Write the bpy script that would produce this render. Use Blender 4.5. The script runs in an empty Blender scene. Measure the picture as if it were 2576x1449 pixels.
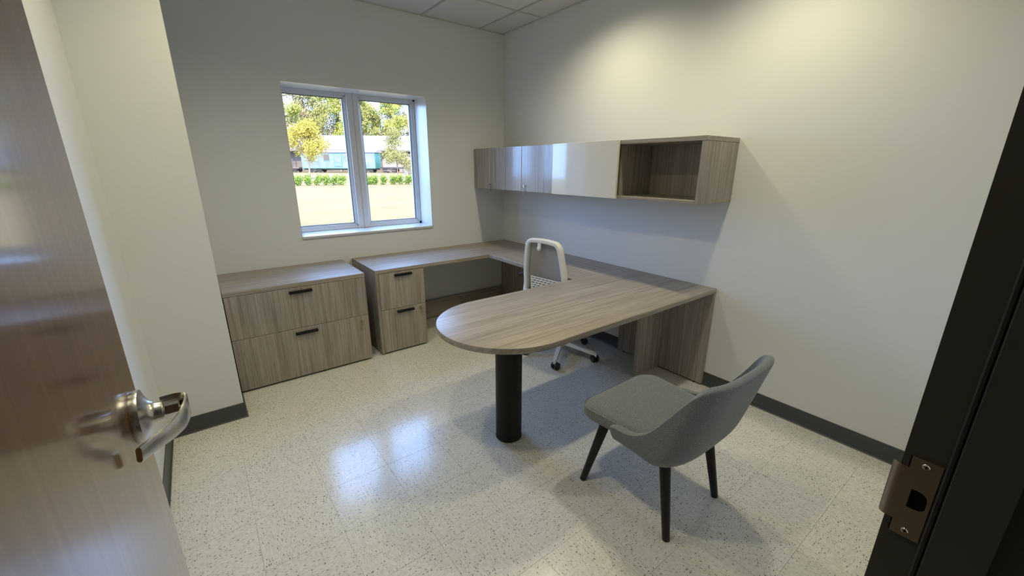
import bpy, bmesh, math, random
from mathutils import Vector, Matrix, noise
random.seed(7)
S = bpy.context.scene
COL = S.collection
R = math.radians

# ------------------------------------------------------------------ camera
cam_d = bpy.data.cameras.new('camera')
cam = bpy.data.objects.new('camera', cam_d)
COL.objects.link(cam)
CAM = Vector((-2.7677, -3.8138, 1.537))
yaw, pitch, roll = 0.6485, -0.2906, 0.0028
fw = Vector((math.sin(yaw) * math.cos(pitch), math.cos(yaw) * math.cos(pitch), math.sin(pitch)))
r0 = Vector((math.cos(yaw), -math.sin(yaw), 0))
u0 = r0.cross(fw)
rt = r0 * math.cos(roll) + u0 * math.sin(roll)
up = u0 * math.cos(roll) - r0 * math.sin(roll)
m = Matrix((rt, up, -fw)).transposed().to_4x4()
m.translation = CAM
cam.matrix_world = m
cam_d.sensor_width = 36
cam_d.lens = 1035.7 * 36 / 2576
cam_d.shift_x = -1.3 / 2576
cam_d.shift_y = 4.94 / 2576
cam_d.clip_start = 0.02
cam_d.clip_end = 600
S.camera = cam

# ------------------------------------------------------------------ colour management, world, sun
S.view_settings.view_transform = 'Standard'
S.view_settings.look = 'None'
S.view_settings.gamma = 1
S.view_settings.use_curve_mapping = False
S.view_settings.exposure = 0.20
S.cycles.max_bounces = 10
S.cycles.diffuse_bounces = 6
S.cycles.transparent_max_bounces = 24
S.cycles.sample_clamp_indirect = 6

W = bpy.data.worlds.new('World')
S.world = W
W.use_nodes = True
nt = W.node_tree
for n in list(nt.nodes):
    nt.nodes.remove(n)
wo = nt.nodes.new('ShaderNodeOutputWorld')
bg = nt.nodes.new('ShaderNodeBackground')
tc = nt.nodes.new('ShaderNodeTexCoord')
sx = nt.nodes.new('ShaderNodeSeparateXYZ')
cr = nt.nodes.new('ShaderNodeValToRGB')
cr.color_ramp.elements[0].position = 0.0
cr.color_ramp.elements[0].color = (0.31, 0.52, 1.0, 1)
cr.color_ramp.elements[1].position = 0.75
cr.color_ramp.elements[1].color = (0.29, 0.49, 1.0, 1)
nt.links.new(tc.outputs['Generated'], sx.inputs[0])
nt.links.new(sx.outputs['Z'], cr.inputs[0])
nt.links.new(cr.outputs[0], bg.inputs['Color'])
bg.inputs['Strength'].default_value = 11.0
nt.links.new(bg.outputs[0], wo.inputs[0])

sun_d = bpy.data.lights.new('sun', 'SUN')
sun_d.energy = 10.0
sun_d.angle = R(0.6)
sun_d.color = (1.0, 0.95, 0.86)
sun = bpy.data.objects.new('sun', sun_d)
COL.objects.link(sun)
sun.rotation_euler = Vector((0.30, 0.62, -0.80)).to_track_quat('-Z', 'Y').to_euler()

# ------------------------------------------------------------------ helpers
def link(o, parent=None):
    COL.objects.link(o)
    if parent is not None:
        o.parent = parent
    return o

def thing(name, label, cat, loc=(0, 0, 0), rz=0.0, group=None, kind=None):
    o = bpy.data.objects.new(name, None)
    o.empty_display_size = 0.1
    link(o)
    o.location = loc
    o.rotation_euler = (0, 0, rz)
    if label: o['label'] = label
    if cat: o['category'] = cat
    if group: o['group'] = group
    if kind: o['kind'] = kind
    return o

class MB:
    """collects shapes into one bmesh; off = origin subtracted from every point"""
    def __init__(s, off=(0, 0, 0)):
        s.bm = bmesh.new(); s.off = Vector(off)
    def _merge(s, b, M=None):
        me = bpy.data.meshes.new('t'); b.to_mesh(me); b.free()
        if M is not None: me.transform(M)
        me.transform(Matrix.Translation(-s.off))
        s.bm.from_mesh(me); bpy.data.meshes.remove(me)
    def box(s, a, c, bev=0.0, seg=1, M=None):
        b = bmesh.new()
        bmesh.ops.create_cube(b, size=1)
        sz = [abs(c[i] - a[i]) for i in range(3)]
        ce = [(c[i] + a[i]) / 2 for i in range(3)]
        for v in b.verts:
            v.co = Vector([v.co[i] * sz[i] + ce[i] for i in range(3)])
        if bev > 0:
            bmesh.ops.bevel(b, geom=list(b.edges), offset=min(bev, min(sz) * 0.45), segments=seg, affect='EDGES', profile=0.5)
        s._merge(b, M)
        return s
    def cyl(s, p, q, r, r2=None, n=24, caps=True, bev=0.0):
        p = Vector(p); q = Vector(q); r2 = r if r2 is None else r2
        d = q - p
        b = bmesh.new()
        bmesh.ops.create_cone(b, cap_ends=caps, segments=n, radius1=r, radius2=r2, depth=d.length)
        if bev > 0:
            es = [e for e in b.edges if len(e.link_faces) == 2 and any(len(f.verts) > 4 for f in e.link_faces)]
            bmesh.ops.bevel(b, geom=es, offset=bev, segments=2, affect='EDGES', profile=0.5)
        M = Matrix.Translation((p + q) / 2) @ d.to_track_quat('Z', 'Y').to_matrix().to_4x4()
        s._merge(b, M)
        return s
    def lathe(s, prof, M=None, n=40):
        """prof: list of (r, z)"""
        b = bmesh.new()
        rings = []
        for r_, z_ in prof:
            if r_ < 1e-6:
                rings.append([b.verts.new((0, 0, z_))])
            else:
                rings.append([b.verts.new((r_ * math.cos(2 * math.pi * i / n), r_ * math.sin(2 * math.pi * i / n), z_)) for i in range(n)])
        for A, B in zip(rings, rings[1:]):
            for i in range(n):
                j = (i + 1) % n
                if len(A) == 1 and len(B) == 1: continue
                if len(A) == 1: b.faces.new((A[0], B[j], B[i]))
                elif len(B) == 1: b.faces.new((A[i], A[j], B[0]))
                else: b.faces.new((A[i], A[j], B[j], B[i]))
        bmesh.ops.recalc_face_normals(b, faces=b.faces)
        s._merge(b, M)
        return s
    def prism(s, poly, z0, z1, bev=0.0, M=None, seg=2):
        b = bmesh.new()
        lo = [b.verts.new((x, y, z0)) for x, y in poly]
        hi = [b.verts.new((x, y, z1)) for x, y in poly]
        n = len(poly)
        b.faces.new(lo[::-1]); ft = b.faces.new(hi)
        for i in range(n):
            b.faces.new((lo[i], lo[(i + 1) % n], hi[(i + 1) % n], hi[i]))
        bmesh.ops.recalc_face_normals(b, faces=b.faces)
        if bev > 0:
            es = [e for e in b.edges if abs(e.verts[0].co.z - e.verts[1].co.z) < 1e-7]
            bmesh.ops.bevel(b, geom=es, offset=bev, segments=seg, affect='EDGES', profile=0.5)
        s._merge(b, M)
        return s
    def sweep(s, pts, sect, closed=False, ups=None, M=None, caps=True):
        """sweep a 2D section (list of (a, b)) along pts; a along side, b along up. ups: fixed up vector"""
        b = bmesh.new(); n = len(pts); rings = []
        P = [Vector(p) for p in pts]
        upv = Vector(ups) if ups else Vector((0, 0, 1))
        for i in range(n):
            if closed: t = (P[(i + 1) % n] - P[i - 1])
            else: t = P[min(i + 1, n - 1)] - P[max(i - 1, 0)]
            t.normalize()
            side = t.cross(upv); side.normalize()
            uu = side.cross(t)
            sc = sect(i / max(1, n - 1)) if callable(sect) else sect
            rings.append([b.verts.new(P[i] + side * a + uu * c) for a, c in sc])
        k = len(rings[0])
        for i in range(n if closed else n - 1):
            A = rings[i]; B = rings[(i + 1) % n]
            for j in range(k):
                b.faces.new((A[j], A[(j + 1) % k], B[(j + 1) % k], B[j]))
        if caps and not closed:
            b.faces.new(rings[0][::-1]); b.faces.new(rings[-1])
        bmesh.ops.recalc_face_normals(b, faces=b.faces)
        s._merge(b, M)
        return s
    def raw(s, verts, faces, M=None):
        b = bmesh.new()
        vs = [b.verts.new(v) for v in verts]
        for f in faces:
            try: b.faces.new([vs[i] for i in f])
            except ValueError: pass
        bmesh.ops.recalc_face_normals(b, faces=b.faces)
        s._merge(b, M)
        return s
    def build(s, name, mat, parent=None, smooth=None, label=None, kind=None):
        me = bpy.data.meshes.new(name)
        s.bm.to_mesh(me); s.bm.free()
        me.materials.append(mat)
        o = bpy.data.objects.new(name, me)
        link(o, parent)
        if parent is None: o.location = s.off
        if smooth is not None:
            for p in me.polygons: p.use_smooth = True
            me.set_sharp_from_angle(angle=R(smooth))
        if label: o['label'] = label
        if kind: o['kind'] = kind
        return o

def arc(cx, cy, r_, a0, a1, n):
    return [(cx + r_ * math.cos(R(a0 + (a1 - a0) * i / n)), cy + r_ * math.sin(R(a0 + (a1 - a0) * i / n))) for i in range(n + 1)]

def rrect(x0, y0, x1, y1, r_, n=6):
    return arc(x1 - r_, y1 - r_, r_, 0, 90, n) + arc(x0 + r_, y1 - r_, r_, 90, 180, n) + arc(x0 + r_, y0 + r_, r_, 180, 270, n) + arc(x1 - r_, y0 + r_, r_, 270, 360, n)

def circ(r_, n=12):
    return [(r_ * math.cos(2 * math.pi * i / n), r_ * math.sin(2 * math.pi * i / n)) for i in range(n)]

# ------------------------------------------------------------------ materials
def mat(name, col=(0.5, 0.5, 0.5), rough=0.5, metal=0.0, spec=0.5, coat=0.0, coat_rough=0.1):
    m_ = bpy.data.materials.new(name); m_.use_nodes = True
    b = m_.node_tree.nodes['Principled BSDF']
    b.inputs['Base Color'].default_value = (*col, 1)
    b.inputs['Roughness'].default_value = rough
    b.inputs['Metallic'].default_value = metal
    b.inputs['Specular IOR Level'].default_value = spec
    b.inputs['Coat Weight'].default_value = coat
    b.inputs['Coat Roughness'].default_value = coat_rough
    return m_

def N(m_, t, **kw):
    n_ = m_.node_tree.nodes.new(t)
    for k, v_ in kw.items():
        if k in n_.inputs: n_.inputs[k].default_value = v_
        else: setattr(n_, k, v_)
    return n_

def L(m_, a, b): m_.node_tree.links.new(a, b)
def B(m_): return m_.node_tree.nodes['Principled BSDF']

def ramp(m_, stops):
    r_ = m_.node_tree.nodes.new('ShaderNodeValToRGB')
    e = r_.color_ramp.elements
    e[0].position, e[0].color = stops[0][0], (*stops[0][1], 1)
    e[1].position, e[1].color = stops[-1][0], (*stops[-1][1], 1)
    for p, c in stops[1:-1]:
        x = e.new(p); x.color = (*c, 1)
    return r_

def bumpy(m_, scale, strength, dist=0.001, detail=3):
    t = N(m_, 'ShaderNodeTexCoord'); n_ = N(m_, 'ShaderNodeTexNoise')
    n_.inputs['Scale'].default_value = scale; n_.inputs['Detail'].default_value = detail
    bp = N(m_, 'ShaderNodeBump'); bp.inputs['Strength'].default_value = strength; bp.inputs['Distance'].default_value = dist
    L(m_, t.outputs['Object'], n_.inputs['Vector']); L(m_, n_.outputs['Fac'], bp.inputs['Height'])
    L(m_, bp.outputs[0], B(m_).inputs['Normal'])
    return m_

def wood(name, axis, tint=1.0, rough=0.38):
    """grey-beige linear laminate, grain running along axis (0,1,2)"""
    m_ = mat(name, rough=rough, spec=0.45)
    t = N(m_, 'ShaderNodeTexCoord')
    oi = N(m_, 'ShaderNodeObjectInfo')
    ad = N(m_, 'ShaderNodeVectorMath', operation='ADD')
    mu = N(m_, 'ShaderNodeVectorMath', operation='SCALE'); mu.inputs['Scale'].default_value = 7.0
    cb = N(m_, 'ShaderNodeCombineXYZ')
    for i in range(3): L(m_, oi.outputs['Random'], cb.inputs[i])
    L(m_, cb.outputs[0], mu.inputs[0])
    L(m_, t.outputs['Object'], ad.inputs[0]); L(m_, mu.outputs[0], ad.inputs[1])
    def layer(across, along, detail, dist=0.0):
        mp = N(m_, 'ShaderNodeMapping')
        sc = [across] * 3; sc[axis] = along
        mp.inputs['Scale'].default_value = sc
        n_ = N(m_, 'ShaderNodeTexNoise'); n_.inputs['Scale'].default_value = 1.0
        n_.inputs['Detail'].default_value = detail; n_.inputs['Distortion'].default_value = dist
        L(m_, ad.outputs[0], mp.inputs[0]); L(m_, mp.outputs[0], n_.inputs['Vector'])
        return n_
    a = layer(34, 1.1, 4, 0.6); b = layer(170, 3.0, 2); c = layer(9, 0.6, 2, 0.4)
    k = 0.96 * tint
    r1 = ramp(m_, [(0.28, (0.255 * k, 0.220 * k, 0.187 * k)), (0.47, (0.340 * k, 0.301 * k, 0.262 * k)), (0.60, (0.395 * k, 0.354 * k, 0.312 * k)), (0.74, (0.305 * k, 0.268 * k, 0.230 * k))])
    L(m_, a.outputs['Fac'], r1.inputs[0])
    r2 = ramp(m_, [(0.35, (0.80, 0.80, 0.80)), (0.6, (1.06, 1.06, 1.06))])
    L(m_, b.outputs['Fac'], r2.inputs[0])
    r3 = ramp(m_, [(0.35, (0.90, 0.89, 0.87)), (0.65, (1.06, 1.06, 1.05))])
    L(m_, c.outputs['Fac'], r3.inputs[0])
    x1 = N(m_, 'ShaderNodeMix', data_type='RGBA', blend_type='MULTIPLY'); x1.inputs[0].default_value = 1
    x2 = N(m_, 'ShaderNodeMix', data_type='RGBA', blend_type='MULTIPLY'); x2.inputs[0].default_value = 1
    L(m_, r1.outputs[0], x1.inputs[6]); L(m_, r2.outputs[0], x1.inputs[7])
    L(m_, x1.outputs[2], x2.inputs[6]); L(m_, r3.outputs[0], x2.inputs[7])
    L(m_, x2.outputs[2], B(m_).inputs['Base Color'])
    bp = N(m_, 'ShaderNodeBump'); bp.inputs['Strength'].default_value = 0.12; bp.inputs['Distance'].default_value = 0.0004
    L(m_, b.outputs['Fac'], bp.inputs['Height']); L(m_, bp.outputs[0], B(m_).inputs['Normal'])
    return m_

WX = wood('laminate_grain_along_width', 0)
WY = wood('laminate_grain_along_depth', 1)
WZ = wood('laminate_grain_vertical', 2)
WZG = wood('laminate_vertical_satin', 2, rough=0.26)
B(WZG).inputs['Coat Weight'].default_value = 0.55
B(WZG).inputs['Coat Roughness'].default_value = 0.09

M_wall = bumpy(mat('painted_wall', (0.70, 0.72, 0.715), 0.62, spec=0.35), 260, 0.10, 0.0008)
M_ceil_tile = bumpy(mat('ceiling_tile', (0.62, 0.62, 0.60), 0.9, spec=0.2), 220, 0.30, 0.001)
M_grid = mat('ceiling_grid', (0.50, 0.50, 0.48), 0.5)
M_base = mat('rubber_base', (0.055, 0.062, 0.068), 0.42)
M_frame = bumpy(mat('door_frame_paint', (0.040, 0.041, 0.037), 0.45), 120, 0.08, 0.0006)
M_vinyl = mat('white_window_vinyl', (0.64, 0.64, 0.63), 0.32)
M_gasket = mat('black_gasket', (0.01, 0.01, 0.012), 0.6)
M_sill = mat('white_sill', (0.62, 0.62, 0.61), 0.25)
M_black = mat('black_metal', (0.006, 0.006, 0.007), 0.42, spec=0.3)
M_blackplastic = mat('black_plastic', (0.010, 0.010, 0.011), 0.35)
M_chair_white = mat('white_plastic', (0.74, 0.755, 0.76), 0.35)
M_steel = mat('brushed_steel', (0.60, 0.59, 0.57), 0.27, metal=1.0)
M_chrome = mat('polished_steel', (0.72, 0.70, 0.66), 0.12, metal=1.0)
M_strike = bumpy(mat('worn_strike_steel', (0.27, 0.21, 0.165), 0.42, metal=0.85), 90, 0.15, 0.0005)
M_brass = mat('lock_brass', (0.50, 0.36, 0.16), 0.3, metal=1.0)
M_key = mat('key_nickel', (0.20, 0.19, 0.17), 0.3, metal=1.0)
M_dark = mat('painted_recess_shade', (0.003, 0.003, 0.003), 0.9, spec=0.1)  # near-black colour stands in for shade in holes, slots and drawer gaps
M_gloss_white = mat('gloss_white_panel', (0.70, 0.69, 0.63), 0.12, spec=0.6, coat=0.6, coat_rough=0.04)
M_mesh = bumpy(mat('grey_mesh_fabric', (0.30, 0.30, 0.305), 0.8), 900, 0.4, 0.001, 1)
M_lens = mat('downlight_lens', (0.9, 0.9, 0.85), 0.5)
B(M_lens).inputs['Emission Color'].default_value = (1, 0.88, 0.62, 1)
B(M_lens).inputs['Emission Strength'].default_value = 8
M_reflector = mat('downlight_reflector', (0.8, 0.8, 0.78), 0.25, metal=0.6)
M_trimring = mat('downlight_trim', (0.75, 0.75, 0.72), 0.4)

def glass_mat():
    m_ = bpy.data.materials.new('window_glass'); m_.use_nodes = True
    t = m_.node_tree
    for n_ in list(t.nodes): t.nodes.remove(n_)
    o = t.nodes.new('ShaderNodeOutputMaterial'); mx = t.nodes.new('ShaderNodeMixShader')
    tr = t.nodes.new('ShaderNodeBsdfTransparent'); gl = t.nodes.new('ShaderNodeBsdfGlossy')
    fr = t.nodes.new('ShaderNodeFresnel'); fr.inputs['IOR'].default_value = 1.45
    tr.inputs[0].default_value = (0.96, 0.98, 0.97, 1); gl.inputs['Roughness'].default_value = 0.0
    t.links.new(fr.outputs[0], mx.inputs[0]); t.links.new(tr.outputs[0], mx.inputs[1]); t.links.new(gl.outputs[0], mx.inputs[2])
    t.links.new(mx.outputs[0], o.inputs[0])
    return m_
M_glass = glass_mat()

def fabric_mat():
    m_ = mat('heather_grey_fabric', rough=0.92, spec=0.15)
    t = N(m_, 'ShaderNodeTexCoord')
    a = N(m_, 'ShaderNodeMapping'); a.inputs['Scale'].default_value = (900, 260, 900)
    b = N(m_, 'ShaderNodeMapping'); b.inputs['Scale'].default_value = (260, 900, 260)
    na = N(m_, 'ShaderNodeTexNoise'); nb = N(m_, 'ShaderNodeTexNoise')
    for x, y in ((a, na), (b, nb)):
        L(m_, t.outputs['Object'], x.inputs[0]); L(m_, x.outputs[0], y.inputs['Vector'])
        y.inputs['Scale'].default_value = 1.0; y.inputs['Detail'].default_value = 2
    ad = N(m_, 'ShaderNodeMath', operation='ADD'); L(m_, na.outputs['Fac'], ad.inputs[0]); L(m_, nb.outputs['Fac'], ad.inputs[1])
    r_ = ramp(m_, [(0.80 / 2, (0.088, 0.104, 0.118)), (0.5, (0.144, 0.166, 0.184)), (0.60, (0.228, 0.255, 0.275))])
    h = N(m_, 'ShaderNodeMath', operation='MULTIPLY'); h.inputs[1].default_value = 0.5
    L(m_, ad.outputs[0], h.inputs[0]); L(m_, h.outputs[0], r_.inputs[0]); L(m_, r_.outputs[0], B(m_).inputs['Base Color'])
    bp = N(m_, 'ShaderNodeBump'); bp.inputs['Strength'].default_value = 0.5; bp.inputs['Distance'].default_value = 0.0008
    L(m_, h.outputs[0], bp.inputs['Height']); L(m_, bp.outputs[0], B(m_).inputs['Normal'])
    B(m_).inputs['Sheen Weight'].default_value = 0.25
    return m_
M_fabric = fabric_mat()

def floor_tile_mat():
    m_ = mat('speckled_vinyl_tile', rough=0.17, spec=0.62)
    t = N(m_, 'ShaderNodeTexCoord'); oi = N(m_, 'ShaderNodeObjectInfo')
    cb = N(m_, 'ShaderNodeCombineXYZ')
    for i in range(3): L(m_, oi.outputs['Random'], cb.inputs[i])
    sc = N(m_, 'ShaderNodeVectorMath', operation='SCALE'); sc.inputs['Scale'].default_value = 11.0
    L(m_, cb.outputs[0], sc.inputs[0])
    ad = N(m_, 'ShaderNodeVectorMath', operation='ADD'); L(m_, t.outputs['Object'], ad.inputs[0]); L(m_, sc.outputs[0], ad.inputs[1])
    def flecks(sx_, sy_, lo, hi):
        mp = N(m_, 'ShaderNodeMapping'); mp.inputs['Scale'].default_value = (sx_, sy_, 1)
        v = N(m_, 'ShaderNodeTexVoronoi', voronoi_dimensions='2D'); v.inputs['Scale'].default_value = 1.0
        v.inputs['Randomness'].default_value = 1.0
        L(m_, ad.outputs[0], mp.inputs[0]); L(m_, mp.outputs[0], v.inputs['Vector'])
        # fleck = near a cell centre, only in cells whose random colour passes a threshold
        mr = N(m_, 'ShaderNodeMapRange'); mr.inputs[1].default_value = 0.20; mr.inputs[2].default_value = 0.30
        mr.inputs[3].default_value = 1; mr.inputs[4].default_value = 0
        L(m_, v.outputs['Distance'], mr.inputs[0])
        sp = N(m_, 'ShaderNodeSeparateColor'); L(m_, v.outputs['Color'], sp.inputs[0])
        th = N(m_, 'ShaderNodeMapRange'); th.inputs[1].default_value = lo; th.inputs[2].default_value = hi
        L(m_, sp.outputs[0], th.inputs[0])
        mm = N(m_, 'ShaderNodeMath', operation='MULTIPLY'); L(m_, mr.outputs[0], mm.inputs[0]); L(m_, th.outputs[0], mm.inputs[1])
        return mm, sp
    def mix(fac, a, b):
        x = N(m_, 'ShaderNodeMix', data_type='RGBA')
        L(m_, fac, x.inputs[0])
        if isinstance(a, tuple): x.inputs[6].default_value = (*a, 1)
        else: L(m_, a, x.inputs[6])
        if isinstance(b, tuple): x.inputs[7].default_value = (*b, 1)
        else: L(m_, b, x.inputs[7])
        return x.outputs[2]
    n_ = N(m_, 'ShaderNodeTexNoise'); n_.inputs['Scale'].default_value = 1.0; n_.inputs['Detail'].default_value = 3
    mp = N(m_, 'ShaderNodeMapping'); mp.inputs['Scale'].default_value = (45, 120, 1)
    L(m_, ad.outputs[0], mp.inputs[0]); L(m_, mp.outputs[0], n_.inputs['Vector'])
    r_ = ramp(m_, [(0.35, (0.64, 0.63, 0.575)), (0.5, (0.69, 0.685, 0.63)), (0.65, (0.735, 0.73, 0.68))])
    L(m_, n_.outputs['Fac'], r_.inputs[0])
    c = r_.outputs[0]
    f, _ = flecks(52, 140, 0.70, 0.74); c = mix(f.outputs[0], c, (0.55, 0.55, 0.51))
    f, _ = flecks(63, 170, 0.84, 0.86); c = mix(f.outputs[0], c, (0.36, 0.36, 0.345))
    f, _ = flecks(60, 165, 0.915, 0.925); c = mix(f.outputs[0], c, (0.105, 0.11, 0.115))
    L(m_, c, B(m_).inputs['Base Color'])
    t2 = N(m_, 'ShaderNodeTexNoise'); t2.inputs['Scale'].default_value = 18
    L(m_, t.outputs['Object'], t2.inputs['Vector'])
    bp = N(m_, 'ShaderNodeBump'); bp.inputs['Strength'].default_value = 0.05; bp.inputs['Distance'].default_value = 0.001
    L(m_, t2.outputs['Fac'], bp.inputs['Height']); L(m_, bp.outputs[0], B(m_).inputs['Normal'])
    return m_
M_floor = floor_tile_mat()
M_subfloor = mat('tile_joint', (0.42, 0.41, 0.37), 0.8)

def door_mat():
    m_ = mat('brown_door_veneer', rough=0.34, spec=0.35)
    t = N(m_, 'ShaderNodeTexCoord')
    mp = N(m_, 'ShaderNodeMapping'); mp.inputs['Scale'].default_value = (60, 60, 1.4)
    n_ = N(m_, 'ShaderNodeTexNoise'); n_.inputs['Scale'].default_value = 1; n_.inputs['Detail'].default_value = 5; n_.inputs['Distortion'].default_value = 0.5
    mp2 = N(m_, 'ShaderNodeMapping'); mp2.inputs['Scale'].default_value = (500, 500, 14)
    n2 = N(m_, 'ShaderNodeTexNoise'); n2.inputs['Scale'].default_value = 1; n2.inputs['Detail'].default_value = 2
    L(m_, t.outputs['Object'], mp.inputs[0]); L(m_, mp.outputs[0], n_.inputs['Vector'])
    L(m_, t.outputs['Object'], mp2.inputs[0]); L(m_, mp2.outputs[0], n2.inputs['Vector'])
    r_ = ramp(m_, [(0.3, (0.085, 0.034, 0.012)), (0.55, (0.120, 0.052, 0.020)), (0.75, (0.148, 0.069, 0.028))])
    L(m_, n_.outputs['Fac'], r_.inputs[0]); L(m_, r_.outputs[0], B(m_).inputs['Base Color'])
    bp = N(m_, 'ShaderNodeBump'); bp.inputs['Strength'].default_value = 0.04; bp.inputs['Distance'].default_value = 0.0003
    L(m_, n2.outputs['Fac'], bp.inputs['Height']); L(m_, bp.outputs[0], B(m_).inputs['Normal'])
    B(m_).inputs['Coat Weight'].default_value = 1.0
    B(m_).inputs['Coat IOR'].default_value = 1.6
    B(m_).inputs['Coat Roughness'].default_value = 0.11
    return m_
M_door = door_mat()

# ------------------------------------------------------------------ dimensions
H = 2.81
LX = -3.117          # left wall
PX, PY = -2.739, -0.956   # pier corner
FY = -3.760          # front wall, room face
FYO = -3.905         # front wall, hall face
WX0, WX1, WZ0, WZ1 = -2.10, -0.892, 0.9686, 2.162
JX = -2.01           # strike jamb face
HX = -2.932          # hinge jamb face
DH = 2.135

# ------------------------------------------------------------------ room shell
def struct(mb, name, mt, parent=None, **kw):
    return mb.build(name, mt, parent, kind=None if parent else 'structure', **kw)

struct(MB().box((0, -5.9, -0.02), (0.15, 0.36, 3.1)), 'wall_right', M_wall)
wb = MB()
wb.box((LX - 0.15, 0, -0.02), (WX0, 0.36, 3.1)).box((WX1, 0, -0.02), (0.0, 0.36, 3.1))
wb.box((WX0, 0, -0.02), (WX1, 0.36, WZ0 - 0.012)).box((WX0, 0, WZ1), (WX1, 0.36, 3.1))
struct(wb, 'wall_back', M_wall)
struct(MB().box((LX - 0.15, -5.9, -0.02), (LX, 0.0, 3.1)), 'wall_left', M_wall)
struct(MB().box((LX, PY, -0.02), (PX, 0, 3.1)), 'wall_left_pier', M_wall)
wf = MB()
wf.box((JX + 0.012, FYO, -0.02), (0, FY, 3.1)).box((LX, FYO, -0.02), (HX - 0.012, FY, 3.1)).box((HX, FYO, DH + 0.02), (JX, FY, 3.1))
struct(wf, 'wall_front', M_wall)
struct(MB().box((LX - 0.15, -6.05, -0.02), (0.15, -5.9, 3.1)), 'wall_hall', M_wall)

# floor with separate tiles
fl = struct(MB().box((LX - 0.15, -5.9, -0.12), (0.15, 0.3, -0.0022)), 'floor', M_subfloor)
TS, G = 0.3065, 0.0004
tcache = {}
def tile_mesh(w, d):
    k = (round(w, 4), round(d, 4))
    if k not in tcache:
        mb = MB().box((-w / 2, -d / 2, -0.0025), (w / 2, d / 2, 0.0), 0.00025)
        me = bpy.data.meshes.new('tile'); mb.bm.to_mesh(me); mb.bm.free(); me.materials.append(M_floor)
        tcache[k] = me
    return tcache[k]
gx0, gy0 = -2.183, -1.932
ix = range(math.floor((LX - gx0) / TS), math.ceil((0 - gx0) / TS))
iy = range(math.floor((-4.35 - gy0) / TS), math.ceil((0 - gy0) / TS))
for i in ix:
    for j in iy:
        x0 = max(gx0 + i * TS, LX); x1 = min(gx0 + (i + 1) * TS, 0.0)
        y0 = gy0 + j * TS; y1 = min(y0 + TS, 0.0)
        if x1 - x0 < 0.01 or y1 - y0 < 0.01: continue
        rot = (i + j) % 2
        w, d = x1 - x0 - 2 * G, y1 - y0 - 2 * G
        o = bpy.data.objects.new('tile', tile_mesh(d, w) if rot else tile_mesh(w, d))
        link(o, fl); o.location = ((x0 + x1) / 2, (y0 + y1) / 2, 0)
        if rot: o.rotation_euler = (0, 0, R(90))
struct(MB().box((LX, -5.9, -0.0022), (0, gy0 + min(iy) * TS, -0.0002)), 'hall_flooring', M_subfloor, fl)

# ceiling: slab, grid and lay-in tiles
ce = struct(MB().box((LX - 0.15, -6.0, H + 0.03), (0.15, 0.3, H + 0.2)), 'ceiling', M_grid)
gxs = [0.0, -0.296, -0.906, -1.516, -2.126, -2.736, LX]
gys = [0.0, -0.605, -1.215, -1.825, -2.435, -3.045, -3.655, FY]
grid = MB()
tw = 0.012
for x in gxs[1:-1]:
    grid.box((x - tw, FY, H), (x + tw, 0, H + 0.004)); grid.box((x - 0.002, FY, H), (x + 0.002, 0, H + 0.03))
for y in gys[1:-1]:
    grid.box((LX, y - tw, H - 0.0005), (0, y + tw, H + 0.0035)); grid.box((LX, y - 0.002, H), (0, y + 0.002, H + 0.03))
grid.box((LX, -0.022, H - 0.001), (0, 0, H + 0.003)).box((-0.022, FY, H - 0.001), (0, 0, H + 0.003))
grid.box((LX, FY, H - 0.001), (0, FY + 0.022, H + 0.003)).box((LX, FY, H - 0.001), (LX + 0.022, 0, H + 0.003))
grid.build('ceiling_grid', M_grid, ce)
LIGHTS = [(-0.60, -1.56), (-0.60, -2.77), (-2.42, -1.56), (-2.42, -2.77)]
for i in range(len(gxs) - 1):
    for j in range(len(gys) - 1):
        x1, x0 = gxs[i] - 0.004, gxs[i + 1] + 0.004
        y1, y0 = gys[j] - 0.004, gys[j + 1] + 0.004
        hole = [(lx, ly) for lx, ly in LIGHTS if x0 < lx < x1 and y0 < ly < y1]
        mb = MB()
        if hole:
            lx, ly = hole[0]; n = 32; hr = 0.079
            # square plate with a round hole, as a ring of quads
            V = []; F = []
            for k in range(n):
                a = 2 * math.pi * (k + 0.5) / n; c_, s_ = math.cos(a), math.sin(a)
                tx = ((x1 - lx) if c_ > 0 else (x0 - lx)) / c_ if abs(c_) > 1e-6 else 1e9
                ty = ((y1 - ly) if s_ > 0 else (y0 - ly)) / s_ if abs(s_) > 1e-6 else 1e9
                t_ = min(tx, ty)
                px_, py_ = lx + c_ * t_, ly + s_ * t_
                V += [(lx + c_ * hr, ly + s_ * hr, H + 0.004), (px_, py_, H + 0.004), (lx + c_ * hr, ly + s_ * hr, H + 0.02), (px_, py_, H + 0.02)]
            for k in range(n):
                a_, b_ = 4 * k, 4 * ((k + 1) % n)
                F += [(a_, a_ + 1, b_ + 1, b_), (a_ + 2, b_ + 2, b_ + 3, a_ + 3), (a_, b_, b_ + 2, a_ + 2), (a_ + 1, a_ + 3, b_ + 3, b_ + 1)]
            mb.raw(V, F)
        else:
            mb.box((x0, y0, H + 0.004), (x1, y1, H + 0.02), 0.002)
        mb.build('tile', M_ceil_tile, ce)
struct(MB().box((LX, -5.9, H + 0.004), (0, FYO, H + 0.02)), 'hall_ceiling_panel', M_ceil_tile, ce)

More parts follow.
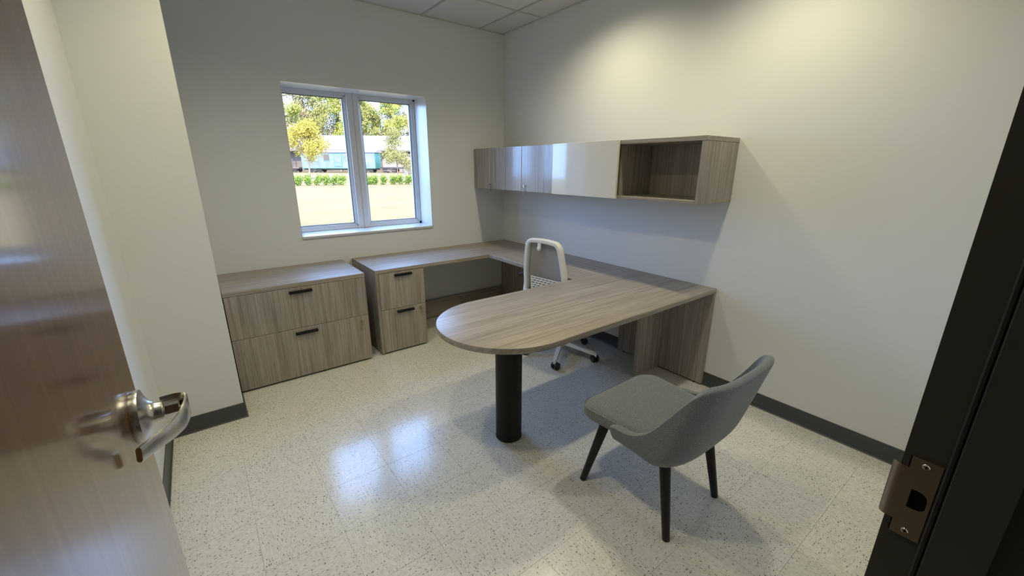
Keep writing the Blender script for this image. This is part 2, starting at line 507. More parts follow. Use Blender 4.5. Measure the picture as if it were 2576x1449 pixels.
# cove base
def base_profile():
    return [(0, 0.0), (0.012, 0.0), (0.0085, 0.004), (0.0045, 0.010), (0.0035, 0.018), (0.0032, 0.100), (0.0015, 0.102), (0, 0.102)]
def base_run(name, pts):
    prof = base_profile()
    mb = MB()
    P = [Vector((x, y, 0)) for x, y in pts]
    V = []; F = []
    n = len(P)
    for i in range(n):
        if i == 0: d = (P[1] - P[0]).normalized(); nn = Vector((-d.y, d.x, 0)); s_ = 1
        elif i == n - 1: d = (P[-1] - P[-2]).normalized(); nn = Vector((-d.y, d.x, 0)); s_ = 1
        else:
            d1 = (P[i] - P[i - 1]).normalized(); d2 = (P[i + 1] - P[i]).normalized()
            n1 = Vector((-d1.y, d1.x, 0)); n2 = Vector((-d2.y, d2.x, 0)); nn = (n1 + n2).normalized(); s_ = 1 / max(0.3, nn.dot(n1))
        for a, z in prof: V.append(P[i] + nn * a * s_ + Vector((0, 0, z)))
    k = len(prof)
    for i in range(n - 1):
        for j in range(k):
            F.append((i * k + j, i * k + (j + 1) % k, (i + 1) * k + (j + 1) % k, (i + 1) * k + j))
    F.append(tuple(range(k))); F.append(tuple(range((n - 1) * k, n * k))[::-1])
    mb.raw(V, F)
    return struct(mb, name, M_base, smooth=40)
base_run('baseboard_right', [(0, FY), (0, 0)])
base_run('baseboard_back', [(0, 0), (PX, 0)])
base_run('baseboard_left_pier', [(PX, 0), (PX, PY), (LX, PY)])
base_run('baseboard_left', [(LX, PY), (LX, FY)])

# ------------------------------------------------------------------ window
WD = 0.25
wn = thing('window_1', None, None, (-1.5, WD, WZ0), kind='structure')
wo_ = Vector((-1.5, WD, WZ0))
sill = MB(wo_)
sill.prism(arc(WX0 + 0.012, -0.002, 0.012, 180, 270, 4) + arc(WX1 - 0.012 + 0.004, -0.002, 0.012, 270, 360, 4) + [(WX1 + 0.004, 0.0), (WX1, 0.0), (WX1, WD + 0.05), (WX0, WD + 0.05), (WX0, 0.0)], WZ0 - 0.022, WZ0, 0.004)
sill.build('window_sill', M_sill, wn, smooth=40)
lin = MB(wo_)   # white painted return lining head and sides
lin.box((WX0, 0.001, WZ1 - 0.004), (WX1, WD, WZ1 + 0.002)).box((WX1 - 0.004, 0.001, WZ0), (WX1 + 0.002, WD, WZ1)).box((WX0 - 0.002, 0.001, WZ0), (WX0 + 0.004, WD, WZ1))
lin.build('reveal_lining', M_sill, wn)
fr = MB(wo_)
fo = 0.024
y0, y1 = WD, WD + 0.085
fr.box((WX0, y0, WZ1 - fo), (WX1, y1, WZ1), 0.002).box((WX0, y0, WZ0), (WX1, y1, WZ0 + fo), 0.002)
fr.box((WX0, y0, WZ0), (WX0 + fo, y1, WZ1), 0.002).box((WX1 - fo, y0, WZ0), (WX1, y1, WZ1), 0.002)
fr.build('window_frame', M_vinyl, wn)
mu = MB(wo_)
mu.box((-1.548, y0 - 0.012, WZ0), (-1.496, y1, WZ1), 0.003).box((-1.4945, y0 - 0.012, WZ0), (-1.443, y1, WZ1), 0.003)
mu.build('mullion', M_vinyl, wn)
for (a, b) in ((-2.076, -1.548), (-1.443, -0.916)):
    z0, z1 = WZ0 + fo, WZ1 - fo
    s_ = MB(wo_)
    for k, (ins, dep) in enumerate(((0.0, 0.010), (0.011, 0.022))):
        w_ = 0.012
        aa, bb, c0, c1 = a + ins, b - ins, z0 + ins, z1 - ins
        s_.box((aa, y0 + dep, c1 - w_), (bb, y1 - 0.01, c1), 0.002).box((aa, y0 + dep, c0), (bb, y1 - 0.01, c0 + w_), 0.002)
        s_.box((aa, y0 + dep, c0), (aa + w_, y1 - 0.01, c1), 0.002).box((bb - w_, y0 + dep, c0), (bb, y1 - 0.01, c1), 0.002)
    s_.build('sash', M_vinyl, wn)
    gk = MB(wo_)
    i0, w_ = 0.021, 0.0065
    aa, bb, c0, c1 = a + i0, b - i0, z0 + i0, z1 - i0
    gk.box((aa, y0 + 0.028, c1 - w_), (bb, y0 + 0.045, c1)).box((aa, y0 + 0.028, c0), (bb, y0 + 0.045, c0 + w_))
    gk.box((aa, y0 + 0.028, c0), (aa + w_, y0 + 0.045, c1)).box((bb - w_, y0 + 0.028, c0), (bb, y0 + 0.045, c1))
    gk.build('black_strip', M_gasket, wn)
    gp = MB(wo_); gp.raw([(aa, y0 + 0.038, c0), (bb, y0 + 0.038, c0), (bb, y0 + 0.038, c1), (aa, y0 + 0.038, c1)], [(0, 1, 2, 3)])
    gp.build('pane', M_glass, wn)

# ------------------------------------------------------------------ door frame (trim_1) and door leaf (door_1)
tf = thing('trim_1', None, None, (JX, FY, 0), kind='structure')
to = Vector((JX, FY, 0))
def jamb_section(side):
    # plan outline of a hollow metal jamb; side=+1 strike side (faces -x), -1 hinge side
    x = lambda v_: (JX + v_) if side > 0 else (HX - v_)
    pts = [(0.05, FY + 0.012), (0.05, FY + 0.004), (0.0, FY + 0.004), (0.0, -3.806), (-0.016, -3.806), (-0.016, -3.862), (0.0, -3.862), (0.0, FYO - 0.004), (0.05, FYO - 0.004), (0.05, FYO + 0.002), (0.02, FYO + 0.002), (0.02, FY - 0.002), (0.05, FY - 0.002)]
    pts = [(0.0, FY + 0.005), (0.0, -3.8055), (-0.016, -3.8075), (-0.0165, -3.862), (0.0, -3.862), (0.0, FYO - 0.006), (0.05, FYO - 0.006), (0.05, FYO), (0.05, FY), (0.05, FY + 0.005)]
    return [(x(a), b) for a, b in pts]
jb = MB(to); jb.prism(jamb_section(1), 0, DH + 0.05, 0.0); jb.build('strike_jamb', M_frame, tf)
stop_strip = MB(to).box((JX - 0.006, -3.8058, 0.0), (JX - 0.0004, -3.7985, DH), 0.002); stop_strip.build('black_strip', M_gasket, tf)  # black strip along the stop, same black as the window gaskets
jb = MB(to); jb.prism(jamb_section(-1), 0, DH + 0.05, 0.0); jb.build('hinge_jamb', M_frame, tf)
hd = MB(to).box((HX - 0.05, FYO - 0.006, DH), (JX + 0.05, FY + 0.005, DH + 0.05)).box((HX, -3.862, DH - 0.016), (JX, -3.806, DH + 0.01))
hd.build('head_jamb', M_frame, tf)
# strike plate with lip, latch hole and two screws (in the y-z plane, facing -x)
sp = MB(to)
zt, zb, nt_, nb_ = 1.1425, 1.0115, 1.1235, 1.0335
ya, yb, yc = -3.7965, -3.7645, -3.757
hole = [(-3.7735, 1.0615), (-3.7735, 1.0925), (-3.7800, 1.0925), (-3.7860, 1.0915), (-3.7905, 1.0875), (-3.7922, 1.0800), (-3.7922, 1.0665), (-3.7880, 1.0622), (-3.7820, 1.0612)]
outer = [(ya, zb), (yb, zb), (yb, nb_), (yc, nb_), (yc, nt_), (yb, nt_), (yb, zt), (ya, zt)]
# build the face with a hole by bridging rings via triangle fill
bm_ = bmesh.new()
def loop_edges(pts):
    vs = [bm_.verts.new((0, y, z)) for y, z in pts]
    return [bm_.edges.new((vs[i], vs[(i + 1) % len(vs)])) for i in range(len(vs))]
ee = loop_edges(outer) + loop_edges(hole)
bmesh.ops.triangle_fill(bm_, use_beauty=True, edges=ee)
me_ = bpy.data.meshes.new('t'); bm_.to_mesh(me_); bm_.free()
b2 = bmesh.new(); b2.from_mesh(me_); bpy.data.meshes.remove(me_)
g_ = bmesh.ops.extrude_face_region(b2, geom=list(b2.faces))
for v in [x for x in g_['geom'] if isinstance(x, bmesh.types.BMVert)]: v.co.x -= 0.0018
bmesh.ops.recalc_face_normals(b2, faces=b2.faces)
sp._merge(b2, Matrix.Translation((JX - 0.0002, 0, 0)))
lip = []
for k in range(9):
    a = R(90 * k / 8); lip.append((JX - 0.002 + 0.009 * (1 - math.cos(a)), yc + 0.0 + 0.011 * math.sin(a)))
V = []; F = []
for k, (lx, ly) in enumerate(lip):
    dz = 0.0 if k < 5 else 0.004 * ((k - 4) / 4) ** 2
    V += [(lx, ly, nb_ + dz), (lx, ly, nt_ - dz), (lx + 0.0018, ly - 0.0003, nt_ - dz), (lx + 0.0018, ly - 0.0003, nb_ + dz)]
for k in range(8):
    for q in range(4): F.append((4 * k + q, 4 * k + (q + 1) % 4, 4 * k + 4 + (q + 1) % 4, 4 * k + 4 + q))
F += [(0, 1, 2, 3), (32, 35, 34, 33)]
sp.raw(V, F)
spo = sp.build('strike_plate', M_strike, tf, smooth=35, label='brown steel strike plate with latch hole')
hb = MB(to).prism([(-y, z) for y, z in hole], 0.0, 0.0006, M=Matrix.Translation((JX - 0.0004, 0, 0)) @ Matrix(((0, 0, -1, 0), (-1, 0, 0, 0), (0, 1, 0, 0), (0, 0, 0, 1))))
hb.build('latch_hole_shade', M_dark, tf)  # black sheet, coloured as the shade inside the latch hole
nm = MB(to).box((JX - 0.0008, yb + 0.0002, nt_), (JX - 0.0001, yb + 0.0016, zt)).box((JX - 0.0008, yb + 0.0002, zb), (JX - 0.0001, yb + 0.0016, nb_))
nm.build('plate_recess', M_dark, tf)
for zc in (1.1335, 1.0215):
    s_ = MB(to)
    M_ = Matrix.Translation((JX - 0.0019, -3.7805, zc)) @ Matrix.Rotation(R(-90), 4, 'Y')
    s_.lathe([(0.0048, -0.0005), (0.0048, 0.0004), (0.0042, 0.0009), (0.0030, 0.0004), (0.0012, -0.0003), (0, -0.0004)], M_, 20)
    so = s_.build('screw', M_chrome, tf, smooth=50)
    MB(to).box((JX - 0.0024, -3.7805 - 0.0022, zc - 0.0004), (JX - 0.0016, -3.7805 + 0.0022, zc + 0.0004)).box((JX - 0.0024, -3.7809, zc - 0.0022), (JX - 0.0016, -3.7801, zc + 0.0022)).build('screw_slot', M_dark, so)

# door leaf, open about 91 degrees
TH = R(0.8)
hinge = Vector((-2.924, -3.7745, 0))
Mdoor = Matrix.Translation(hinge) @ Matrix.Rotation(-TH, 4, 'Z')
dr = thing('door_1', None, None, hinge, -TH, kind='structure')
# local frame: +y toward free edge, +x face seen by the camera
DL = 0.900
MB().box((-0.0445, 0, 0.012), (0, DL, 2.12), 0.0015).build('door_leaf', M_door, dr)
ly0, lz0 = DL - 0.070, 1.128
ry = Matrix.Translation((0, ly0, lz0)) @ Matrix.Rotation(R(90), 4, 'Y')
rose = MB().lathe([(0, 0), (0.045, 0.0), (0.0455, 0.002), (0.0455, 0.011), (0.0448, 0.0125), (0.041, 0.0138), (0.034, 0.0165), (0.026, 0.0205), (0.0205, 0.0255), (0.0180, 0.031), (0.0172, 0.0385), (0.0160, 0.0400), (0.0, 0.0400)], ry, 56).build('rose', M_steel, dr, smooth=40)
bar = MB().lathe([(0.0, 0.038), (0.0135, 0.038), (0.0135, 0.0405), (0.0120, 0.0415), (0.0120, 0.0610), (0.0105, 0.0625), (0, 0.0625)], ry, 10)
bar.build('lever_spindle', M_chrome, dr, smooth=20)
def bez(P, n):
    out = []
    for i in range(n + 1):
        t_ = i / n * (len(P) - 1); k = min(int(t_), len(P) - 2); f = t_ - k
        p0 = Vector(P[max(k - 1, 0)]); p1 = Vector(P[k]); p2 = Vector(P[k + 1]); p3 = Vector(P[min(k + 2, len(P) - 1)])
        out.append(0.5 * ((2 * p1) + (-p0 + p2) * f + (2 * p0 - 5 * p1 + 4 * p2 - p3) * f * f + (-p0 + 3 * p1 - 3 * p2 + p3) * f ** 3))
    return out
path = bez([(0.036, ly0 + 0.014, lz0 + 0.002), (0.058, ly0 + 0.015, lz0 + 0.002), (0.0695, ly0 + 0.009, lz0 + 0.001), (0.0705, ly0 - 0.008, lz0 - 0.004), (0.0625, ly0 - 0.026, lz0 - 0.014), (0.0490, ly0 - 0.041, lz0 - 0.020), (0.0340, ly0 - 0.057, lz0 - 0.022), (0.0215, ly0 - 0.078, lz0 - 0.020), (0.0120, ly0 - 0.102, lz0 - 0.015)], 48)
def lsec(t_):
    hh = 0.0185 - 0.0070 * max(0, (t_ - 0.25)) / 0.75; ww = 0.0030 + 0.0010 * t_
    return [(-ww, -hh + 0.003), (-ww + 0.002, -hh), (ww - 0.002, -hh), (ww, -hh + 0.003), (ww, hh - 0.003), (ww - 0.002, hh), (-ww + 0.002, hh), (-ww, hh - 0.003)]
MB().sweep(path, lsec).build('lever', M_steel, dr, smooth=45)
MB().box((-0.040, DL - 0.001, lz0 - 0.028), (-0.006, DL + 0.001, lz0 + 0.028), 0.002).build('latch_plate', M_steel, dr)
for z in (0.25, 1.06, 1.88):
    MB().cyl((0.004, -0.004, z - 0.057), (0.004, -0.004, z + 0.057), 0.0055, n=14).build('hinge_knuckle', M_steel, dr, smooth=40)

# ------------------------------------------------------------------ downlights
def downlight(x, y, lab, first=[None]):
    t = thing('downlight', lab, 'ceiling light', (x, y, H), group='recessed ceiling downlights')
    if first[0] is None:
        MB().lathe([(0.0765, 0.004), (0.092, 0.004), (0.0935, 0.0015), (0.092, -0.003), (0.084, -0.0045), (0.0775, -0.003), (0.0765, 0.004)], n=48).build('trim_ring', M_trimring, t, smooth=50)
        MB().lathe([(0.0765, 0.003), (0.075, 0.006), (0.068, 0.03), (0.060, 0.045)], n=48).build('reflector', M_reflector, t, smooth=60)
        MB().lathe([(0.060, 0.045), (0.0, 0.045)], n=32).build('lens', M_lens, t)
        first[0] = t
    else:
        for ch in first[0].children:
            c = ch.copy(); link(c, t)
    ld = bpy.data.lights.new('downlight_lamp', 'SPOT')
    ld.energy = LP * (1.0 if x > -1.5 else 0.88); ld.color = (1.0, 0.90, 0.615); ld.spot_size = R(150); ld.spot_blend = 0.9; ld.shadow_soft_size = 0.055
    lo = bpy.data.objects.new('downlight_lamp', ld); link(lo); lo.location = (x, y, H - 0.012)
    return t
LP = 41
downlight(*LIGHTS[0], 'round recessed downlight near right wall, above the peninsula desk and bridge')
downlight(*LIGHTS[1], 'round recessed downlight near right wall, above the grey guest chair')
downlight(*LIGHTS[2], 'round recessed downlight in front of the pier, toward the window side')
downlight(*LIGHTS[3], 'round recessed downlight just inside the door, on the left')

# ------------------------------------------------------------------ furniture helpers
def lock(parent, p, axis, key=True, mt=M_brass, name='lock'):
    """cylinder lock at world point p on a face whose outward normal is axis ('-y' or '-x'); returns part"""
    off = OFF
    p = Vector(p)
    nrm = Vector((0, -1, 0)) if axis == '-y' else Vector((-1, 0, 0))
    side = Vector((1, 0, 0)) if axis == '-y' else Vector((0, 1, 0))
    lk = MB(off).cyl(p, p + nrm * 0.006, 0.0105, 0.0095, n=20).build(name, mt, parent, smooth=40)
    if key:
        k = MB(off)
        a = p + nrm * 0.004
        def slab(c, hx, hz, dx=0.0):
            lo = c - side * hx - Vector((0, 0, hz)) - nrm * 0.001; hi = c + side * hx + Vector((0, 0, hz)) + nrm * 0.001
            k.box(tuple(min(lo[i], hi[i]) for i in range(3)), tuple(max(lo[i], hi[i]) for i in range(3)), 0.0008)
        # key stem in the lock, its bow, a ring and a second key hanging down
        k.cyl(a, a + nrm * 0.012, 0.0022, n=8)
        bow = [a + nrm * 0.018 + side * 0.009 * math.cos(t_) + Vector((0, 0, 0.009 * math.sin(t_))) for t_ in [2 * math.pi * i / 16 for i in range(16)]]
        k.sweep(bow, circ(0.0025, 6), closed=True, ups=nrm)
        rg = [a + nrm * 0.018 + Vector((0, 0, -0.017)) + side * 0.009 * math.cos(t_) + Vector((0, 0, 0.010 * math.sin(t_))) for t_ in [2 * math.pi * i / 16 for i in range(16)]]
        k.sweep(rg, circ(0.0012, 6), closed=True, ups=nrm)
        c = a + nrm * 0.012 + Vector((0, 0, -0.036))
        slab(c, 0.008, 0.008); slab(c + Vector((0, 0, -0.020)), 0.003, 0.014)
        k.build('key', M_key if mt is M_chrome else mt, lk, smooth=40)
    return lk

def pull(parent, xc, z, yf, w=0.153):
    """black bar pull on a face at y=yf"""
    k = MB(OFF)
    k.box((xc - w / 2, yf - 0.021, z - 0.009), (xc + w / 2, yf - 0.016, z + 0.009), 0.0015)
    k.box((xc - w / 2, yf - 0.021, z + 0.005), (xc + w / 2, yf, z + 0.009), 0.001)
    return k.build('handle', M_black, parent)

HT = 0.737; TK = 0.030

# ------------------------------------------------------------------ lateral file
OFF = Vector((-2.269, -0.31, 0))
f = thing('lateral_file_cabinet', 'low wide two drawer wood laminate file cabinet against the pier, left of the desk', 'file cabinet', OFF)
FX0, FX1, FD = -2.7324, -1.8054, -0.6199
MB(OFF).box((FX0, FD, HT - TK), (FX1, 0 - 0.004, HT), 0.0012).build('top', WX, f)
MB(OFF).box((FX0 + 0.002, FD + 0.021, 0.014), (FX0 + 0.022, -0.006, HT - TK - 0.0005), 0.001).build('side_panel', WZ, f)
MB(OFF).box((FX1 - 0.022, FD + 0.021, 0.014), (FX1 - 0.002, -0.006, HT - TK - 0.0005), 0.001).build('side_panel', WZ, f)
MB(OFF).box((FX0 + 0.022, -0.02, 0.014), (FX1 - 0.022, -0.006, HT - TK - 0.001)).box((FX0 + 0.022, FD + 0.03, 0.014), (FX1 - 0.022, -0.02, 0.03)).box((FX0 + 0.03, FD + 0.06, 0.0), (FX1 - 0.03, -0.03, 0.014)).build('carcass', M_dark, f)  # near-black carcass puts the shade of the drawer gaps into its colour
d1 = MB(OFF).box((FX0 + 0.002, FD, 0.3975), (FX1 - 0.001, FD + 0.019, HT - TK - 0.003), 0.001).build('drawer', WZ, f)
d2 = MB(OFF).box((FX0 + 0.002, FD, 0.015), (FX1 - 0.001, FD + 0.019, 0.3945), 0.001).build('drawer', WZ, f)
pull(d1, -2.270, 0.6725, FD); pull(d2, -2.268, 0.358, FD)
lock(d2, (-1.866, FD, 0.345), '-y')

# ------------------------------------------------------------------ credenza desk with pedestal, under the window
OFF = Vector((-0.86, -0.305, 0))
c = thing('credenza_desk', 'long wood laminate credenza desk under the window with a two drawer pedestal', 'desk', OFF)
UX, UD = -1.7189, -0.6109
MB(OFF).box((UX, UD, HT - TK), (-0.003, -0.003, HT), 0.0012).build('worktop', WX, c)
MB(OFF).box((UX, UD + 0.001, 0.012), (UX + 0.024, -0.005, HT - TK - 0.0005), 0.001).build('side_panel', WZ, c)
MB(OFF).box((-0.040, UD + 0.002, 0.012), (-0.014, -0.005, HT - TK - 0.0005), 0.001).build('end_panel', WZ, c)
MB(OFF).box((-1.300, -0.030, 0.008), (-0.041, -0.014, 0.195), 0.001).build('modesty_panel', WX, c)
pe = MB(OFF)
pe.box((-1.319, UD + 0.022, 0.014), (-1.3005, -0.014, HT - TK - 0.001), 0.001)
pe.box((UX + 0.0245, UD + 0.022, 0.014), (-1.3195, UD + 0.5, 0.03))
pe.build('pedestal', WZ, c)
e1 = MB(OFF).box((UX + 0.0265, UD + 0.002, 0.3935), (-1.3005, UD + 0.021, HT - TK - 0.003), 0.001).build('drawer', WZ, c)
e2 = MB(OFF).box((UX + 0.0265, UD + 0.002, 0.015), (-1.3005, UD + 0.021, 0.3905), 0.001).build('drawer', WZ, c)
pull(e1, -1.489, 0.679, UD + 0.002); pull(e2, -1.489, 0.363, UD + 0.002)
lock(e2, (-1.349, UD + 0.002, 0.360), '-y')
for x in (UX + 0.012, -1.31, -0.027):
    for y in (UD + 0.06, -0.08):
        MB(OFF).cyl((x, y, 0), (x, y, 0.0145), 0.011, n=12).build('foot', M_blackplastic, c)

# ------------------------------------------------------------------ bridge along the right wall
OFF = Vector((-0.31, -1.17, 0))
b = thing('bridge_worktop', 'wood laminate bridge worktop along the right wall joining credenza and peninsula desk', 'worktop', (OFF.x, OFF.y, 0))
DRX, PY0, PY1 = -0.6229, -1.726, -2.4955
MB(OFF).box((DRX, PY0 + 0.0015, HT - TK), (-0.003, UD - 0.001, HT), 0.0012).build('worktop', WY, b)
MB(OFF).box((-0.030, PY0 + 0.32, 0.42), (-0.014, UD - 0.004, HT - TK - 0.0005), 0.001).build('modesty_panel', WY, b)
for y in (UD - 0.03, PY0 + 0.03):
    MB(OFF).box((DRX + 0.06, y - 0.014, HT - TK - 0.0035), (-0.06, y + 0.014, HT - TK - 0.0002)).build('bracket', M_black, b)

# ------------------------------------------------------------------ peninsula desk
OFF = Vector((-0.95, -2.11, 0))
p = thing('peninsula_desk', 'bullet shaped wood laminate peninsula desk on a black column leg', 'desk', OFF)
yc = (PY0 + PY1) / 2; rr = (PY0 - PY1) / 2
poly = [(-0.003, PY1), (-0.003, PY0)] + arc(-1.512, yc, rr, 90, 270, 48)
MB(OFF).prism(poly, HT - TK, HT, 0.0015).build('worktop', WX, p, smooth=30)
MB(OFF).box((-0.030, PY1 + 0.002, 0.012), (-0.004, PY0 - 0.002, HT - TK - 0.0005), 0.001).build('end_panel', WZ, p)
MB(OFF).box((-0.325, -2.135, 0.006), (-0.0305, -2.109, HT - TK - 0.0005), 0.001).build('support_panel', WZ, p)
for y in (PY1 + 0.06, PY0 - 0.06):
    MB(OFF).cyl((-0.018, y, 0), (-0.018, y, 0.013), 0.010, n=12).build('foot', M_blackplastic, p)
MB(OFF).lathe([(0, 0), (0.0755, 0), (0.077, 0.002), (0.077, 0.010), (0.0755, 0.012), (0.0755, 0.700), (0.095, 0.701), (0.095, HT - TK - 0.0004), (0, HT - TK - 0.0004)], Matrix.Translation((-1.508, -2.118, 0)), 56).build('column_leg', M_black, p, smooth=40)

# ------------------------------------------------------------------ overhead cabinets on the right wall
OV, OZ0, OZ1 = -0.3847, 1.325, 1.7125
OFF = Vector((-0.19, -0.61, OZ0))
h1 = thing('hanging_cabinet', 'wall hung wood laminate cabinet with three doors in the room corner', 'cabinet', OFF)
bt = 0.019
ya_, yb_ = -1.2155, -0.004
MB(OFF).box((OV + 0.021, ya_, OZ1 - bt), (-0.002, yb_, OZ1 - 0.001), 0.001).build('top', WY, h1)
MB(OFF).box((OV + 0.021, ya_, OZ0 + 0.001), (-0.002, yb_, OZ0 + bt), 0.001).build('bottom', WY, h1)
MB(OFF).box((OV + 0.021, ya_, OZ0 + bt + 0.0005), (-0.002, ya_ + bt, OZ1 - bt - 0.0005)).build('side_panel', WZ, h1)
MB(OFF).box((OV + 0.021, yb_ - bt, OZ0 + bt + 0.0005), (-0.002, yb_, OZ1 - bt - 0.0005)).build('side_panel', WZ, h1)
MB(OFF).box((-0.012, ya_ + bt, OZ0 + bt), (-0.003, yb_ - bt, OZ1 - bt)).build('back_panel', WZ, h1)
dys = [(-0.0045, -0.3855), (-0.3900, -0.7930), (-0.7975, -1.2130)]
for k, (a_, b_) in enumerate(dys):
    d = MB(OFF).box((OV, b_, OZ0), (OV + 0.019, a_, OZ1), 0.0012).build('door', WZG, h1)
    if k == 0: lock(d, (OV, -0.327, 1.372), '-x', mt=M_chrome)
    if k == 2: lock(d, (OV, -0.836, 1.370), '-x', mt=M_chrome)
OFF = Vector((-0.19, -1.86, OZ0))
h2 = thing('hanging_cabinet', 'wall hung cabinet with glossy white sliding door and open wood laminate cubby', 'cabinet', OFF)
ya_, yb_ = -2.4992, -1.2240
MB(OFF).box((OV, ya_, OZ1 - 0.0265), (-0.002, yb_, OZ1), 0.0012).build('top', WY, h2)
MB(OFF).box((OV, ya_ + 0.0305, OZ0), (-0.002, yb_, OZ0 + bt), 0.0012).build('bottom', WY, h2)
MB(OFF).box((OV + 0.001, ya_ + 0.001, OZ0), (-0.002, ya_ + 0.030, OZ1 - 0.027), 0.001).build('side_panel', WZ, h2)
MB(OFF).box((OV + 0.004, yb_ - 0.02, OZ0 + bt + 0.0005), (-0.002, yb_ - 0.0005, OZ1 - 0.027)).build('side_panel', WZ, h2)
MB(OFF).box((OV + 0.02, -1.884, OZ0 + bt + 0.0005), (-0.013, -1.865, OZ1 - 0.027)).build('divider', WZ, h2)
MB(OFF).box((-0.012, ya_ + 0.031, OZ0 + bt + 0.0005), (-0.003, yb_ - 0.021, OZ1 - 0.027)).build('back_panel', WZ, h2)
MB(OFF).box((OV - 0.020, -1.885, OZ0 - 0.001), (OV - 0.0015, -1.2255, OZ1 + 0.002), 0.0015, 2).build('sliding_door', M_gloss_white, h2, label='glossy white sliding door')
MB(OFF).box((OV - 0.0012, -1.880, OZ0 + 0.003), (OV - 0.0002, -1.232, OZ0 + 0.016)).build('door_track', M_steel, h2)

# ------------------------------------------------------------------ guest chair
GO = Vector((-1.195, -2.87, 0))
g = thing('guest_chair', 'grey fabric guest chair with curved back and black tapered legs, facing the desk', 'chair', GO)
OFF = GO
# seat cushion: lofted rounded rectangle
def seat_outline(hw_f, hw_b, yf, yb2, inset, n=8):
    pts = []
    def corner(cx, cy, r_, a0, a1): return [(cx + r_ * math.cos(R(a0 + (a1 - a0) * i / n)), cy + r_ * math.sin(R(a0 + (a1 - a0) * i / n))) for i in range(n + 1)]
    rf, rb = 0.085, 0.06
    pts += corner(hw_f - inset - rf + 0.0, yf - inset - rf, rf, 0, 90)
    pts += corner(-(hw_f - inset - rf), yf - inset - rf, rf, 90, 180)
    pts += corner(-(hw_b - inset - rb), yb2 + inset + rb, rb, 180, 270)
    pts += corner(hw_b - inset - rb, yb2 + inset + rb, rb, 270, 360)
    return pts
YF, YB = 0.262, -0.240
layers = [(0.060, 0.388), (0.030, 0.390), (0.008, 0.396), (0.0, 0.408), (0.0, 0.430), (0.003, 0.447), (0.0065, 0.4485), (0.009, 0.453), (0.022, 0.461), (0.050, 0.466), (0.10, 0.470), (0.16, 0.4725)]
V = []; F = []
for ins, z in layers:
    ring = seat_outline(0.268, 0.238, YF, YB, ins)
    for x, y in ring:
        # slight crown: front edge rolls down a little
        zz = z - (0.006 * max(0, (y - 0.17) / 0.09)) if z > 0.44 else z
        V.append((x, y, zz))
k = len(ring)
for i in range(len(layers) - 1):
    for j in range(k): F.append((i * k + j, i * k + (j + 1) % k, (i + 1) * k + (j + 1) % k, (i + 1) * k + j))
V.append((0, 0.01, 0.474)); ct = len(V) - 1
V.append((0, 0.01, 0.378)); cb_ = len(V) - 1
for j in range(k):
    F.append(((len(layers) - 1) * k + j, (len(layers) - 1) * k + (j + 1) % k, ct)); F.append(((j + 1) % k, j, cb_))
so = MB().raw(V, F).build('seat', M_fabric, g, smooth=180)
ring = [(x, y, 0.4475 - (0.006 * max(0, (y - 0.17) / 0.09))) for x, y in seat_outline(0.2695, 0.2365, YF + 0.0015, YB - 0.0015, 0.004)]
MB().sweep(ring, circ(0.0026, 6), closed=True).build('piping', M_fabric, so, smooth=180)
# wraparound back shell
def smooth01(t_): t_ = max(0, min(1, t_)); return t_ * t_ * (3 - 2 * t_)
NS, NT = 64, 18
def lerp_tab(tab, x):
    if x >= tab[0][0]: return tab[0][1]
    for (x0, y0), (x1, y1) in zip(tab, tab[1:]):
        if x >= x1: return y1 + (y0 - y1) * (x - x1) / (x0 - x1)
    return tab[-1][1]
RIM = [(0.058, 0.448), (0.050, 0.462), (0.02, 0.467), (-0.02, 0.468), (-0.06, 0.482), (-0.10, 0.522), (-0.135, 0.600), (-0.168, 0.690), (-0.190, 0.760), (-0.208, 0.795), (-0.230, 0.812), (-0.27, 0.815)]
def shell_pt(s_, t_):
    """s_ in -1..1 (left front .. right front), t_ 0 bottom .. 1 rim; centre of the shell thickness"""
    a = abs(s_); sg = -1 if s_ < 0 else 1
    hw, yb3, dep, yf3 = 0.268, -0.262, 0.085, 0.056
    if a > 0.5:
        x = hw; y = (yb3 + dep) + (yf3 - yb3 - dep) * (a - 0.5) * 2
    else:
        th = R(a * 180)
        x = hw * math.sin(th) ** 0.58 if a > 0 else 0.0
        y = yb3 + dep * (1 - max(0.0, math.cos(th)) ** 0.85)
    zr = lerp_tab(RIM, y) - 0.017
    zb2 = 0.368 - 0.016 * smooth01((-0.02 - y) / 0.2)
    z = zb2 + (zr - zb2) * t_
    w_ = smooth01((0.02 - y) / 0.14)
    y2 = y - 0.275 * (z - 0.37) * w_
    k_ = max(0.0, 1 - (z - zb2) / 0.10) ** 2
    x2 = x * (1 - 0.13 * k_)
    y2 += 0.055 * k_ * smooth01((-0.05 - y) / 0.15)
    # top corners pull in
    x2 *= 1 - 0.05 * smooth01((z - 0.60) / 0.22)
    return Vector((sg * x2, y2, z))
V = []; F = []
for i in range(NS + 1):
    s_ = -1 + 2 * i / NS
    for j in range(NT + 1):
        t_ = (j / NT) ** 0.9
        V.append(shell_pt(s_, t_))
for i in range(NS):
    for j in range(NT):
        a_ = i * (NT + 1) + j; F.append((a_, a_ + NT + 1, a_ + NT + 2, a_ + 1))
sh = MB().raw(V, F).build('backrest', M_fabric, g, smooth=180)
sm = sh.modifiers.new('smooth', 'SMOOTH'); sm.iterations = 2; sm.factor = 0.5
sd = sh.modifiers.new('solid', 'SOLIDIFY'); sd.thickness = 0.034; sd.offset = 0
sb = sh.modifiers.new('sub', 'SUBSURF'); sb.levels = 2; sb.render_levels = 2
